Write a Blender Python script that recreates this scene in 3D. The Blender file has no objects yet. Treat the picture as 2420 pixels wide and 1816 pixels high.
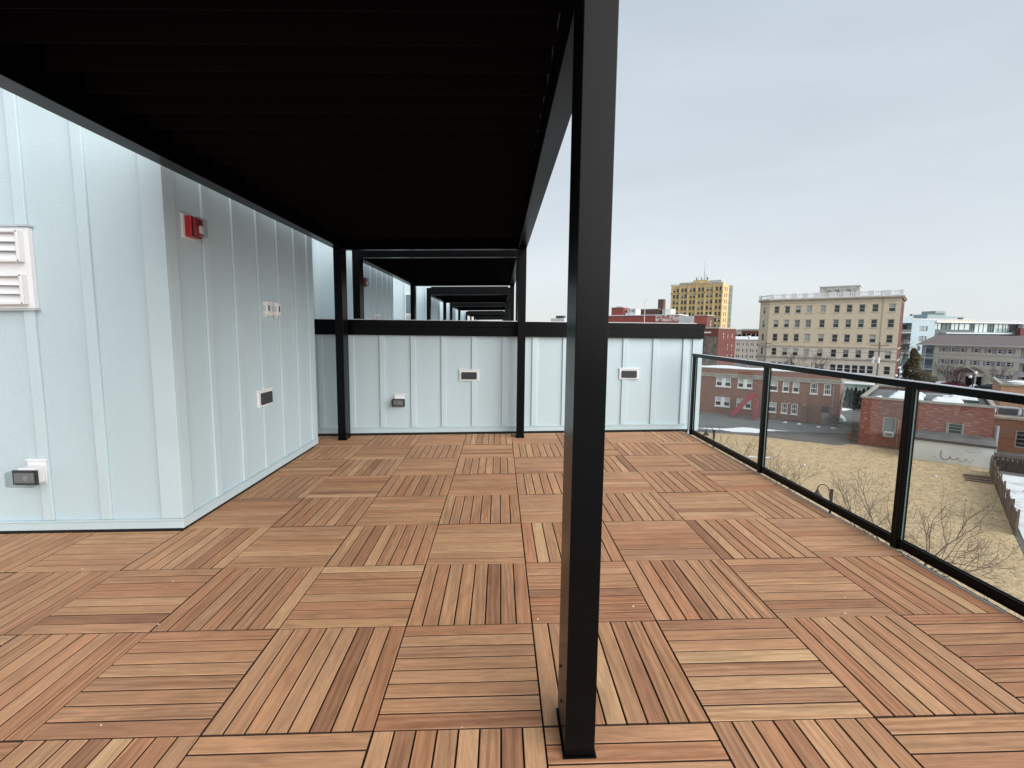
import bpy, bmesh, math, random
import numpy as np
from mathutils import Vector, Matrix
R_ = math.radians
rnd = random.Random(7)
sc = bpy.context.scene
COL = sc.collection

# ------------------------------------------------------------------ camera
CAM = Vector((-0.1691, -1.5857, 1.4125)); YAW, PITCH, ROLL = 0.0264, -0.1073, 0.0117
f_ = Vector((math.sin(YAW)*math.cos(PITCH), math.cos(YAW)*math.cos(PITCH), math.sin(PITCH)))
r_ = f_.cross(Vector((0, 0, 1))).normalized(); u_ = r_.cross(f_)
r2 = r_*math.cos(ROLL) + u_*math.sin(ROLL); u2 = -r_*math.sin(ROLL) + u_*math.cos(ROLL)
cd = bpy.data.cameras.new('camera'); cam = bpy.data.objects.new('camera', cd); COL.objects.link(cam)
M = Matrix(((r2.x, u2.x, -f_.x), (r2.y, u2.y, -f_.y), (r2.z, u2.z, -f_.z))).to_4x4(); M.translation = CAM
cam.matrix_world = M
cd.sensor_width = 36; cd.lens = 36*1134.2/2420; cd.clip_start = 0.05; cd.clip_end = 6000
sc.camera = cam

# ------------------------------------------------------------------ overcast sky, soft sun
SUN_EL, SUN_AZ = R_(20), R_(137)
w = bpy.data.worlds.new('World'); sc.world = w; w.use_nodes = True
nt = w.node_tree; nt.nodes.clear(); N = nt.nodes.new; Lk = nt.links.new
out = N('ShaderNodeOutputWorld'); bg = N('ShaderNodeBackground'); bg.inputs['Strength'].default_value = 0.1
sky = N('ShaderNodeTexSky'); sky.sky_type = 'NISHITA'; sky.sun_disc = False
sky.sun_elevation = SUN_EL; sky.sun_rotation = SUN_AZ
tc = N('ShaderNodeTexCoord'); mp = N('ShaderNodeMapping'); mp.inputs['Scale'].default_value = (1.0, 1.3, 4.5)
mp.inputs['Rotation'].default_value = (0.06, 0.05, 0.5)
nz = N('ShaderNodeTexNoise'); nz.inputs['Scale'].default_value = 1.5; nz.inputs['Detail'].default_value = 7; nz.inputs['Roughness'].default_value = 0.55
nz.inputs['Distortion'].default_value = 0.35
cr = N('ShaderNodeMapRange'); cr.inputs['From Min'].default_value = 0.3; cr.inputs['From Max'].default_value = 0.72
cr.inputs['To Min'].default_value = 0.93; cr.inputs['To Max'].default_value = 1.05
sxy = N('ShaderNodeSeparateXYZ'); gr = N('ShaderNodeValToRGB')
gr.color_ramp.elements[0].position = 0.0; gr.color_ramp.elements[0].color = (2.262, 2.390, 2.446, 1)
gr.color_ramp.elements[1].position = 0.60; gr.color_ramp.elements[1].color = (1.623, 1.851, 2.073, 1)
ez_ = gr.color_ramp.elements.new(1.0); ez_.color = (3.252, 3.394, 3.535, 1)      # an overcast sky grows brighter towards the zenith
e_ = gr.color_ramp.elements.new(0.22); e_.color = (2.072, 2.227, 2.368, 1)
vm = N('ShaderNodeVectorMath'); vm.operation = 'SCALE'
mx = N('ShaderNodeMix'); mx.data_type = 'RGBA'; mx.inputs['Factor'].default_value = 0.94
Lk(tc.outputs['Generated'], mp.inputs['Vector']); Lk(mp.outputs[0], nz.inputs['Vector']); Lk(nz.outputs['Fac'], cr.inputs['Value'])
Lk(tc.outputs['Generated'], sxy.inputs[0]); Lk(sxy.outputs[2], gr.inputs['Fac']); Lk(gr.outputs[0], vm.inputs[0]); Lk(cr.outputs[0], vm.inputs['Scale'])
Lk(sky.outputs[0], mx.inputs[6]); Lk(vm.outputs[0], mx.inputs[7]); Lk(mx.outputs[2], bg.inputs['Color']); Lk(bg.outputs[0], out.inputs['Surface'])
sl = bpy.data.lights.new('sun', 'SUN'); sl.energy = 1.5; sl.angle = R_(72); sl.color = (1.0, 0.97, 0.93)
sun = bpy.data.objects.new('sun', sl); COL.objects.link(sun)
sd = Vector((math.sin(SUN_AZ)*math.cos(SUN_EL), math.cos(SUN_AZ)*math.cos(SUN_EL), math.sin(SUN_EL)))
sun.rotation_euler = sd.to_track_quat('Z', 'Y').to_euler(); sun.location = (0, -20, 30)
vs = sc.view_settings; vs.view_transform = 'Standard'; vs.look = 'None'; vs.gamma = 1; vs.use_curve_mapping = False
vs.exposure = 1.75
try: sc.cycles.use_denoising = True
except Exception: pass
sc.cycles.max_bounces = 8; sc.cycles.transparent_max_bounces = 16

# ------------------------------------------------------------------ helpers
SX, SY = 0.0191, 0.0069                    # the roof deck falls slightly for drainage
def S(x, y, z=0.0): return z + SX*x + SY*y
ZG = -10.4                                 # street level

class MB:
    def __init__(s): s.v = []; s.f = []; s.m = []; s.uv = None
    def add(s, vs_, fs, mi=0):
        b = len(s.v); s.v += [tuple(p) for p in vs_]
        for f in fs: s.f.append(tuple(b+i for i in f)); s.m.append(mi)
        return s
    def box(s, x0, x1, y0, y1, z0, z1, mi=0, sl=False):
        P = [(x, y, S(x, y, z) if sl else z) for z in (z0, z1) for y in (y0, y1) for x in (x0, x1)]
        return s.add(P, [(0,2,3,1), (4,5,7,6), (0,1,5,4), (2,6,7,3), (0,4,6,2), (1,3,7,5)], mi)
    def extrude(s, poly, z0, z1, mi=0):
        n = len(poly); P = [(x, y, z0) for x, y in poly] + [(x, y, z1) for x, y in poly]
        return s.add(P, [tuple(range(n))[::-1], tuple(range(n, 2*n))] + [(i, (i+1) % n, n+(i+1) % n, n+i) for i in range(n)], mi)
    def prof(s, poly, a0, a1, axis='x', mi=0):    # poly in the plane across the axis
        n = len(poly)
        g = (lambda t, p: (t, p[0], p[1])) if axis == 'x' else (lambda t, p: (p[0], t, p[1]))
        P = [g(a0, p) for p in poly] + [g(a1, p) for p in poly]
        return s.add(P, [tuple(range(n))[::-1], tuple(range(n, 2*n))] + [(i, (i+1) % n, n+(i+1) % n, n+i) for i in range(n)], mi)
    def tube(s, p0, p1, r0, r1=None, n=6, mi=0, cap=True):
        r1 = r0 if r1 is None else r1
        p0, p1 = Vector(p0), Vector(p1); d = (p1-p0)
        if d.length < 1e-6: return s
        d.normalize(); a = d.orthogonal().normalized(); b = d.cross(a)
        P = []
        for p, r in ((p0, r0), (p1, r1)):
            for i in range(n):
                t = 2*math.pi*i/n; P.append(p + a*math.cos(t)*r + b*math.sin(t)*r)
        fs = [(i, (i+1) % n, n+(i+1) % n, n+i) for i in range(n)]
        if cap: fs += [tuple(range(n))[::-1], tuple(range(n, 2*n))]
        return s.add(P, fs, mi)
    def path(s, pts, r, n=6, mi=0):
        for a, b in zip(pts[:-1], pts[1:]): s.tube(a, b, r, r, n, mi)
        return s
    def blob(s, c, rx, ry, rz, seg=10, rings=6, jit=0.0, mi=0, half=False):
        P = []; fs = []
        for j in range(rings+1):
            th = (math.pi/2 if half else math.pi)*j/rings
            for i in range(seg):
                ph = 2*math.pi*i/seg; k = 1+rnd.uniform(-jit, jit)
                P.append((c[0]+rx*k*math.sin(th)*math.cos(ph), c[1]+ry*k*math.sin(th)*math.sin(ph), c[2]+rz*math.cos(th)*(1 if j in (0, rings) else k)))
        for j in range(rings):
            for i in range(seg):
                fs.append((j*seg+i, j*seg+(i+1) % seg, (j+1)*seg+(i+1) % seg, (j+1)*seg+i))
        return s.add(P, fs, mi)
    def mesh(s, name, mats):
        me = bpy.data.meshes.new(name); me.from_pydata(s.v, [], s.f)
        for m in (mats if isinstance(mats, (list, tuple)) else [mats]): me.materials.append(m)
        if any(s.m): me.polygons.foreach_set('material_index', s.m)
        me.update(); return me
    def build(s, name, mats, parent=None, bevel=0.0, smooth=False, frame=False):
        """vertices are in world metres unless frame=True (then already in the parent's own frame)"""
        if parent is not None and not frame:
            inv = world_of(parent).inverted(); s.v = [tuple(inv @ Vector(p)) for p in s.v]
        loc = None
        if parent is None:
            a = np.array(s.v); loc = Vector(((a[:, 0].min()+a[:, 0].max())/2, (a[:, 1].min()+a[:, 1].max())/2, a[:, 2].min()))
            s.v = [tuple(Vector(p)-loc) for p in s.v]
        me = s.mesh(name, mats); o = bpy.data.objects.new(name, me); COL.objects.link(o)
        if parent is not None: o.parent = parent
        else: o.location = loc
        if smooth: me.polygons.foreach_set('use_smooth', [True]*len(me.polygons))
        if bevel > 0:
            b = o.modifiers.new('bevel', 'BEVEL'); b.width = bevel; b.segments = 2; b.limit_method = 'ANGLE'
        return o
WM = {}
def world_of(o):
    m = Matrix.LocRotScale(o.location, o.rotation_euler, o.scale)
    return world_of(o.parent) @ m if o.parent else m
def tag(o, label=None, cat=None, group=None, kind=None):
    if label: o['label'] = label
    if cat: o['category'] = cat
    if group: o['group'] = group
    if kind: o['kind'] = kind
    return o
def thing(name, label, cat, loc=(0, 0, 0), rot=0.0, group=None, parent=None):
    o = bpy.data.objects.new(name, None); COL.objects.link(o); o.location = loc; o.rotation_euler = (0, 0, rot)
    o.empty_display_size = 0.2
    if parent: o.parent = parent
    return tag(o, label, cat, group)
def inst(name, me, parent, loc=(0, 0, 0), rot=(0, 0, 0), scale=None):
    o = bpy.data.objects.new(name, me); COL.objects.link(o); o.parent = parent; o.location = loc; o.rotation_euler = rot
    if scale: o.scale = scale
    return o
def copy_tree(o, parent=None):
    c = o.copy(); COL.objects.link(c); c.parent = parent
    for ch in list(o.children): copy_tree(ch, c)
    return c

# ------------------------------------------------------------------ materials
def mat(name, col, rough=0.6, var=0.0, scale=3.0, stretch=(1, 1, 1), bump=0.0, bscale=60.0, metal=0.0, spec=0.5, col2=None, objrand=0.0, detail=5.0, fac=(0.35, 0.65)):
    m = bpy.data.materials.new(name); m.use_nodes = True; t = m.node_tree; b = t.nodes['Principled BSDF']
    b.inputs['Roughness'].default_value = rough; b.inputs['Metallic'].default_value = metal; b.inputs['Specular IOR Level'].default_value = spec
    b.inputs['Base Color'].default_value = (*col, 1)
    if var or col2:
        co = t.nodes.new('ShaderNodeTexCoord'); mp = t.nodes.new('ShaderNodeMapping'); mp.inputs['Scale'].default_value = stretch
        nz = t.nodes.new('ShaderNodeTexNoise'); nz.inputs['Scale'].default_value = scale; nz.inputs['Detail'].default_value = detail; nz.inputs['Roughness'].default_value = 0.62
        rp = t.nodes.new('ShaderNodeValToRGB'); rp.color_ramp.elements[0].position, rp.color_ramp.elements[1].position = fac
        c2 = col2 or tuple(c*(1-var) for c in col); c1 = col if col2 else tuple(min(1, c*(1+var*0.6)) for c in col)
        rp.color_ramp.elements[0].color = (*c2, 1); rp.color_ramp.elements[1].color = (*c1, 1)
        t.links.new(co.outputs['Object'], mp.inputs['Vector']); t.links.new(mp.outputs[0], nz.inputs['Vector']); t.links.new(nz.outputs['Fac'], rp.inputs['Fac'])
        t.links.new(rp.outputs['Color'], b.inputs['Base Color'])
    if bump:
        co = t.nodes.new('ShaderNodeTexCoord'); nb = t.nodes.new('ShaderNodeTexNoise'); nb.inputs['Scale'].default_value = bscale; nb.inputs['Detail'].default_value = 3
        bp = t.nodes.new('ShaderNodeBump'); bp.inputs['Strength'].default_value = bump; bp.inputs['Distance'].default_value = 0.01
        t.links.new(co.outputs['Object'], nb.inputs['Vector']); t.links.new(nb.outputs['Fac'], bp.inputs['Height']); t.links.new(bp.outputs[0], b.inputs['Normal'])
    return m

def wood_mat(name, island):
    m = bpy.data.materials.new(name); m.use_nodes = True; t = m.node_tree; b = t.nodes['Principled BSDF']; n = t.nodes.new; k = t.links.new
    uv = n('ShaderNodeTexCoord')
    if island: g = n('ShaderNodeNewGeometry'); rv = g.outputs['Random Per Island']
    else: g = n('ShaderNodeObjectInfo'); rv = g.outputs['Random']
    wn = n('ShaderNodeTexWhiteNoise'); wn.noise_dimensions = '1D'; k(rv, wn.inputs['W'])
    sp = n('ShaderNodeSeparateColor'); k(wn.outputs['Color'], sp.inputs[0])
    # coordinates: u along the board, v across it, w differs from board to board
    sxyz = n('ShaderNodeSeparateXYZ'); k(uv.outputs['UV'], sxyz.inputs[0])
    mulw = n('ShaderNodeMath'); mulw.operation = 'MULTIPLY'; mulw.inputs[1].default_value = 57.0; k(rv, mulw.inputs[0])
    cx = n('ShaderNodeCombineXYZ'); k(sxyz.outputs[0], cx.inputs[0]); k(sxyz.outputs[1], cx.inputs[1]); k(mulw.outputs[0], cx.inputs[2])
    def noise(sx, sy, scale, detail, dist=0.0):
        mp = n('ShaderNodeMapping'); mp.inputs['Scale'].default_value = (sx, sy, 1); k(cx.outputs[0], mp.inputs['Vector'])
        z = n('ShaderNodeTexNoise'); z.inputs['Scale'].default_value = scale; z.inputs['Detail'].default_value = detail; z.inputs['Distortion'].default_value = dist
        z.inputs['Roughness'].default_value = 0.6; k(mp.outputs[0], z.inputs['Vector']); return z
    big = noise(2.0, 14, 1.5, 5, 1.6); fine = noise(3.0, 90, 2.2, 4); tone = noise(1.0, 3.0, 1.5, 2)
    # cathedral figure: rings of a stretched distance field
    mpw = n('ShaderNodeMapping'); mpw.inputs['Scale'].default_value = (1.1, 13, 1); k(cx.outputs[0], mpw.inputs['Vector'])
    wv = n('ShaderNodeTexWave'); wv.wave_type = 'BANDS'; wv.bands_direction = 'Y'; wv.inputs['Scale'].default_value = 0.9; wv.inputs['Distortion'].default_value = 11.0
    wv.inputs['Detail'].default_value = 3; wv.inputs['Detail Scale'].default_value = 0.9; k(mpw.outputs[0], wv.inputs['Vector'])
    base = n('ShaderNodeValToRGB'); e = base.color_ramp.elements
    e[0].position = 0.0; e[0].color = WOOD[0]; e[1].position = 1.0; e[1].color = WOOD[-1]
    for i, c in enumerate(WOOD[1:-1]): q = base.color_ramp.elements.new((i+1)/(len(WOOD)-1)); q.color = c
    k(sp.outputs[0], base.inputs['Fac'])
    def mul(a, fac_out, lo, hi):
        mr = n('ShaderNodeMapRange'); mr.inputs['From Min'].default_value = 0.3; mr.inputs['From Max'].default_value = 0.7
        mr.inputs['To Min'].default_value = lo; mr.inputs['To Max'].default_value = hi; k(fac_out, mr.inputs['Value'])
        x = n('ShaderNodeVectorMath'); x.operation = 'SCALE'; k(a, x.inputs[0]); k(mr.outputs[0], x.inputs['Scale']); return x.outputs[0]
    c = mul(base.outputs['Color'], big.outputs['Fac'], 0.78, 1.16)
    c = mul(c, fine.outputs['Fac'], 0.86, 1.11)
    c = mul(c, tone.outputs['Fac'], 0.90, 1.11)
    pore = noise(9.0, 230, 2.0, 3); c = mul(c, pore.outputs['Fac'], 0.86, 1.10)
    gp = n('ShaderNodeNewGeometry'); wz = n('ShaderNodeTexNoise'); wz.inputs['Scale'].default_value = 1.1; wz.inputs['Detail'].default_value = 6; wz.inputs['Roughness'].default_value = 0.65; k(gp.outputs['Position'], wz.inputs['Vector']); c = mul(c, wz.outputs['Fac'], 0.93, 1.06)
    # darker figure, stronger on some boards than others
    fg = n('ShaderNodeMath'); fg.operation = 'MULTIPLY'; k(wv.outputs['Fac'], fg.inputs[0]); k(sp.outputs[1], fg.inputs[1])
    mxx = n('ShaderNodeMix'); mxx.data_type = 'RGBA'; mxx.blend_type = 'MULTIPLY'; k(fg.outputs[0], mxx.inputs['Factor']); k(c, mxx.inputs[6]); mxx.inputs[7].default_value = (0.74, 0.64, 0.58, 1)
    # pale dusty scuffs
    sc1 = noise(2.2, 5, 2.6, 5, 0.8)
    r1 = n('ShaderNodeMapRange'); r1.inputs['From Min'].default_value = 0.66; r1.inputs['From Max'].default_value = 0.82; r1.inputs['To Max'].default_value = 0.35; k(sc1.outputs['Fac'], r1.inputs['Value'])
    mx3 = n('ShaderNodeMix'); mx3.data_type = 'RGBA'; k(r1.outputs[0], mx3.inputs['Factor']); k(mxx.outputs[2], mx3.inputs[6]); mx3.inputs[7].default_value = (0.50, 0.41, 0.32, 1)
    k(mx3.outputs[2], b.inputs['Base Color'])
    bp = n('ShaderNodeBump'); bp.inputs['Strength'].default_value = 0.25; bp.inputs['Distance'].default_value = 0.002; k(fine.outputs['Fac'], bp.inputs['Height']); k(bp.outputs[0], b.inputs['Normal'])
    b.inputs['Roughness'].default_value = 0.62; b.inputs['Specular IOR Level'].default_value = 0.35
    return m
WOOD = [(0.342, 0.171, 0.093, 1), (0.469, 0.229, 0.119, 1), (0.51, 0.273, 0.142, 1), (0.449, 0.244, 0.135, 1), (0.53, 0.292, 0.153, 1), (0.469, 0.219, 0.113, 1), (0.551, 0.317, 0.169, 1), (0.5, 0.263, 0.14, 1), (0.632, 0.4, 0.214, 1)]
M_WOOD = wood_mat('hardwood', False); M_WOODJ = wood_mat('hardwood_far', True)
M_EDGE = mat('board_gap_shade', (0.060, 0.034, 0.022), 0.8)  # dark brown stands in for the shade inside the board gaps
M_GAP = mat('tile_base', (0.012, 0.011, 0.010), 0.8)
M_MEMB = mat('roof_membrane', (0.30, 0.31, 0.31), 0.8, var=0.2)
M_BLACK = mat('black_aluminium', (0.0022, 0.0024, 0.0029), 0.27, bump=0.012, bscale=300, spec=0.12)
M_GASK = mat('green_glass_edge', (0.10, 0.15, 0.14), 0.4)
M_RAILSHEEN = mat('rail_sky_sheen', (0.60, 0.61, 0.66), 0.35, metal=0.9)  # bright metal that puts the sky's sheen on the black rail
M_LOUV = mat('black_louver', (0.013, 0.0095, 0.009), 0.5, spec=0.02)
M_SCREW = mat('screw_head', (0.01, 0.01, 0.01), 0.5)
M_CLAD = mat('pale_cladding', (0.48, 0.59, 0.635), 0.62, var=0.05, scale=0.9, stretch=(1, 1, 0.35), bump=0.42, bscale=130)
M_CLADT = mat('cladding_trim', (0.49, 0.595, 0.635), 0.55, var=0.04, scale=2.0, bump=0.25, bscale=130)
M_CLADG = mat('side_cladding', (0.60, 0.655, 0.685), 0.62, var=0.035, scale=1.3, bump=0.20, bscale=260)
M_WHITE = mat('white_plastic', (0.74, 0.74, 0.75), 0.4)
M_FLASH = mat('metal_flashing', (0.45, 0.50, 0.52), 0.4)
M_DARKP = mat('dark_louvre_plastic', (0.03, 0.03, 0.035), 0.45)
M_RED = mat('alarm_red', (0.42, 0.015, 0.02), 0.35)
M_GREYP = mat('grey_outlet', (0.22, 0.23, 0.23), 0.5)
def glass(name, tint=(0.93, 0.97, 0.96), gloss=0.10):
    m = bpy.data.materials.new(name); m.use_nodes = True; t = m.node_tree; t.nodes.clear()
    o = t.nodes.new('ShaderNodeOutputMaterial'); tr = t.nodes.new('ShaderNodeBsdfTransparent'); tr.inputs[0].default_value = (*tint, 1)
    gl = t.nodes.new('ShaderNodeBsdfGlossy'); gl.inputs['Roughness'].default_value = 0.01; gl.inputs[0].default_value = (0.95, 1, 1, 1)
    fr = t.nodes.new('ShaderNodeFresnel'); fr.inputs['IOR'].default_value = 1.42
    ms = t.nodes.new('ShaderNodeMixShader'); mu = t.nodes.new('ShaderNodeMath'); mu.operation = 'MULTIPLY'; mu.inputs[1].default_value = gloss*10
    mn = t.nodes.new('ShaderNodeMath'); mn.operation = 'MINIMUM'; mn.inputs[1].default_value = 0.07
    t.links.new(fr.outputs[0], mu.inputs[0]); t.links.new(mu.outputs[0], mn.inputs[0]); t.links.new(mn.outputs[0], ms.inputs[0]); t.links.new(tr.outputs[0], ms.inputs[1]); t.links.new(gl.outputs[0], ms.inputs[2]); t.links.new(ms.outputs[0], o.inputs[0])
    return m
M_GLASS = glass('balustrade_glass', (0.96, 0.965, 0.958), 0.010)
M_CLEAR = glass('clear_cover', (0.80, 0.81, 0.81), 0.05)

# ------------------------------------------------------------------ far-building helpers
def wall_open(mb, fn, u0, u1, z0, z1, ops, depth=0.16, mi=0, mr=0):
    us = sorted({u0, u1, *[o[0] for o in ops], *[o[1] for o in ops]}); zs = sorted({z0, z1, *[o[2] for o in ops], *[o[3] for o in ops]})
    us = [u for u in us if u0 <= u <= u1]; zs = [z for z in zs if z0 <= z <= z1]
    for j in range(len(zs)-1):
        run = None
        for i in range(len(us)):
            hole = i == len(us)-1 or any(o[0]-1e-6 <= us[i] and us[i+1] <= o[1]+1e-6 and o[2]-1e-6 <= zs[j] and zs[j+1] <= o[3]+1e-6 for o in ops)
            if hole:
                if run is not None:
                    mb.add([fn(run, 0, zs[j]), fn(us[i], 0, zs[j]), fn(us[i], 0, zs[j+1]), fn(run, 0, zs[j+1])], [(0, 1, 2, 3)], mi); run = None
            elif run is None: run = us[i]
    for a, b, c, d in ops:
        P = [fn(a, 0, c), fn(b, 0, c), fn(b, 0, d), fn(a, 0, d), fn(a, depth, c), fn(b, depth, c), fn(b, depth, d), fn(a, depth, d)]
        mb.add(P, [(0, 1, 5, 4), (1, 2, 6, 5), (2, 3, 7, 6), (3, 0, 4, 7)], mr)
FRONT = lambda u, d, z: (u, d, z)
def SIDE(X): return lambda v, d, z: (X-d, v, z)
WC = {}
def window_mesh(w_, h_, fw, style, mf, mp_):
    key = (round(w_, 2), round(h_, 2), fw, style, mf.name, mp_.name)
    if key in WC: return WC[key]
    m = MB(); a, b = w_/2, h_
    m.box(-a, -a+fw, 0.02, 0.12, 0, b); m.box(a-fw, a, 0.02, 0.12, 0, b); m.box(-a+fw, a-fw, 0.02, 0.12, 0, fw); m.box(-a+fw, a-fw, 0.02, 0.12, b-fw, b)
    if style in ('sash', 'grid'): m.box(-a+fw, a-fw, 0.03, 0.12, b*0.47, b*0.47+fw*0.8)
    if style == 'grid':
        for q in (-0.17, 0.17): m.box(w_*q-0.02, w_*q+0.02, 0.05, 0.11, fw, b*0.47); m.box(w_*q-0.02, w_*q+0.02, 0.05, 0.11, b*0.47+fw*0.8, b-fw)
    if style == 'bars':
        for q in (0.25, 0.5, 0.75): m.box(-a+fw, a-fw, 0.05, 0.11, b*q-0.02, b*q+0.02)
    if style == 'slider': m.box(-0.03, 0.03, 0.04, 0.12, fw, b-fw)
    p = MB(); p.box(-a+fw*0.5, a-fw*0.5, 0.13, 0.15, fw*0.5, b-fw*0.5)
    bl = MB(); bl.box(-a+fw, a-fw, 0.121, 0.129, b*0.5, b-fw)
    fb = MB(); fb.box(-a+fw, a-fw, 0.121, 0.129, fw, b-fw)
    WC[key] = (m.mesh('window', mf), p.mesh('pane', mp_), bl, fb, {})
    return WC[key]
def window(parent, u, z, w_, h_, mf, mp_, style='sash', fw=0.07, blind=None, side=None, rot=0.0, off=0.0, full=False, sub=True, name='window'):
    me, pm, bl, fb, bc = window_mesh(w_, h_, fw, style, mf, mp_)
    if side is None: loc, r = (u, off, z), (0, 0, rot)
    elif isinstance(side, tuple): loc, r = (side[0], side[1], z), (0, 0, rot)
    else: loc, r = (side-off, u, z), (0, 0, math.pi/2)
    o = inst(name, me, parent, loc, r)
    inst('pane', pm, o)
    if blind:
        k = (blind.name, full)
        if k not in bc: bc[k] = (fb if full else bl).mesh('blind', blind)
        inst('blind', bc[k], o)
    return o
def lot(name, col, **k): return mat(name, col, **k)
M_PANE = mat('dark_window_glass', (0.035, 0.045, 0.055), 0.12, var=0.5, scale=0.35, spec=0.6)
M_PANEB = mat('blue_window_glass', (0.16, 0.24, 0.27), 0.12, var=0.35, scale=0.3, spec=0.7)
M_BLIND = mat('window_blind', (0.36, 0.40, 0.39), 0.7)
M_BLINDG = mat('grey_window_blind', (0.17, 0.19, 0.20), 0.6)
M_CURT = mat('lace_curtain', (0.50, 0.53, 0.53), 0.8, var=0.3, scale=9, stretch=(1, 1, 0.1))
M_WFR = mat('white_window_frame', (0.78, 0.78, 0.76), 0.5)
M_CFR = mat('cream_window_frame', (0.50, 0.47, 0.38), 0.6)
M_TAN = mat('tan_brick', (0.70, 0.60, 0.44), 0.85, col2=(0.57, 0.48, 0.345), scale=1.2, stretch=(1, 1, 3.2), detail=9, bump=0.3, bscale=14)
M_PINKST = mat('pinkish_stone', (0.68, 0.61, 0.51), 0.85, col2=(0.56, 0.50, 0.42), scale=0.9, stretch=(1, 1, 2), detail=8)
M_STONE = mat('grey_stone_trim', (0.42, 0.40, 0.35), 0.8, var=0.25, scale=2)
M_STONEP = mat('cornice_stone', (0.47, 0.41, 0.34), 0.8, var=0.2, scale=2)
M_REDB = mat('dark_red_brick', (0.17, 0.055, 0.045), 0.85, col2=(0.11, 0.038, 0.034), scale=1.0, stretch=(1, 1, 4), detail=9)
M_REDP = mat('red_painted_parapet', (0.33, 0.075, 0.058), 0.7, col2=(0.25, 0.06, 0.05), scale=0.7, detail=8)
M_PEEL = mat('peeling_white_paint', (0.62, 0.60, 0.58), 0.7, col2=(0.36, 0.07, 0.055), scale=1.1, detail=8, fac=(0.42, 0.56))
M_BROWNB = mat('brown_brick', (0.13, 0.072, 0.056), 0.85, var=0.3, scale=1.0, stretch=(1, 1, 4), detail=8)
M_YEL = mat('yellow_brick', (0.68, 0.52, 0.26), 0.8, col2=(0.57, 0.43, 0.215), scale=0.5, detail=8)
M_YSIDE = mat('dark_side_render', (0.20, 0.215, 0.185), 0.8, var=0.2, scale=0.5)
M_YELD = mat('ochre_ornament', (0.40, 0.28, 0.12), 0.8, var=0.25, scale=1.0)
M_CONC = mat('concrete', (0.46, 0.46, 0.43), 0.85, var=0.25, scale=1.2)
M_OFFW = mat('offwhite_render', (0.60, 0.62, 0.61), 0.8, var=0.15, scale=0.6)
M_SNOW = mat('snow', (0.78, 0.82, 0.86), 0.75, var=0.07, scale=1.2, bump=0.5, bscale=3)
M_SNOWR = mat('trodden_snow', (0.70, 0.745, 0.775), 0.8, col2=(0.42, 0.45, 0.47), scale=0.55, detail=9, fac=(0.36, 0.5), bump=0.6, bscale=2.5)
M_B2 = mat('brown_red_brick', (0.29, 0.14, 0.10), 0.88, col2=(0.20, 0.10, 0.075), scale=1.1, stretch=(1, 1, 5), detail=10, bump=0.3, bscale=18)
M_B2S = mat('weathered_brick_base', (0.20, 0.16, 0.13), 0.9, var=0.3, scale=1.5)
M_CORN = mat('limestone_cornice', (0.40, 0.38, 0.33), 0.8, col2=(0.25, 0.235, 0.205), scale=1.3, stretch=(1, 1, 3), detail=8)
M_B3 = mat('mottled_red_brick', (0.33, 0.115, 0.082), 0.88, col2=(0.17, 0.065, 0.052), scale=1.9, stretch=(1, 1, 5), detail=11, fac=(0.4, 0.6), bump=0.3, bscale=18)
M_B3P = mat('purplish_brick', (0.20, 0.098, 0.080), 0.88, var=0.35, scale=1.8, stretch=(1, 1, 5), detail=10)
M_BRCH = mat('worn_pale_brick', (0.42, 0.26, 0.21), 0.85, var=0.2, scale=4)
M_WINGB = mat('orange_brown_brick', (0.255, 0.13, 0.075), 0.88, col2=(0.17, 0.082, 0.05), scale=1.8, stretch=(1, 1, 5), detail=10)
M_ROOFG = mat('grey_roofing', (0.15, 0.155, 0.155), 0.7, col2=(0.075, 0.08, 0.085), scale=0.6, detail=8)
M_ANNEX = mat('grey_painted_wall', (0.60, 0.635, 0.62), 0.8, col2=(0.52, 0.555, 0.545), scale=0.8, detail=9)
M_METG = mat('grey_metal', (0.30, 0.315, 0.34), 0.5, var=0.2)
M_DKRF = mat('dark_roof_edge', (0.045, 0.05, 0.055), 0.6, var=0.25)
M_BEIGE = mat('beige_siding', (0.72, 0.69, 0.60), 0.8, var=0.06, scale=1.0)
M_SHING = mat('brown_shingles', (0.19, 0.16, 0.155), 0.9, var=0.3, scale=3.0, stretch=(1, 2, 2), detail=9)
M_SHUT = mat('mauve_shutter', (0.34, 0.345, 0.375), 0.7)
M_CYAN = mat('pale_blue_render', (0.41, 0.51, 0.56), 0.75, var=0.06, scale=0.4)
M_CYGR = mat('blue_grey_render', (0.29, 0.37, 0.38), 0.75, var=0.08, scale=0.4)
M_CURTW = mat('curtain_wall_glass', (0.36, 0.47, 0.46), 0.15, var=0.18, scale=0.25, spec=0.7)
M_TEAL = mat('dark_teal_metal', (0.045, 0.075, 0.08), 0.4)
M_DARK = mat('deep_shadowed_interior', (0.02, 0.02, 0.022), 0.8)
M_WWHITE = mat('white_metal', (0.72, 0.73, 0.74), 0.5)
M_BARK = mat('bark', (0.15, 0.125, 0.105), 0.9, var=0.3, scale=6)
M_BARKR = mat('reddish_twigs', (0.13, 0.062, 0.055), 0.9, var=0.3, scale=4)
M_TWIG = mat('tan_twigs', (0.25, 0.175, 0.11), 0.9, var=0.3, scale=4)
M_EVER = mat('olive_evergreen_leaf', (0.16, 0.125, 0.06), 0.8, col2=(0.07, 0.065, 0.032), scale=1.2, detail=8)
M_ARBO = mat('dark_arborvitae_leaf', (0.030, 0.036, 0.030), 0.85, col2=(0.014, 0.017, 0.015), scale=2)
M_POLE = mat('utility_pole_wood', (0.20, 0.175, 0.15), 0.9, var=0.25, scale=3)
M_FENCE = mat('weathered_fence_wood', (0.165, 0.125, 0.10), 0.9, var=0.35, scale=3, stretch=(1, 1, 0.3))
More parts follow.
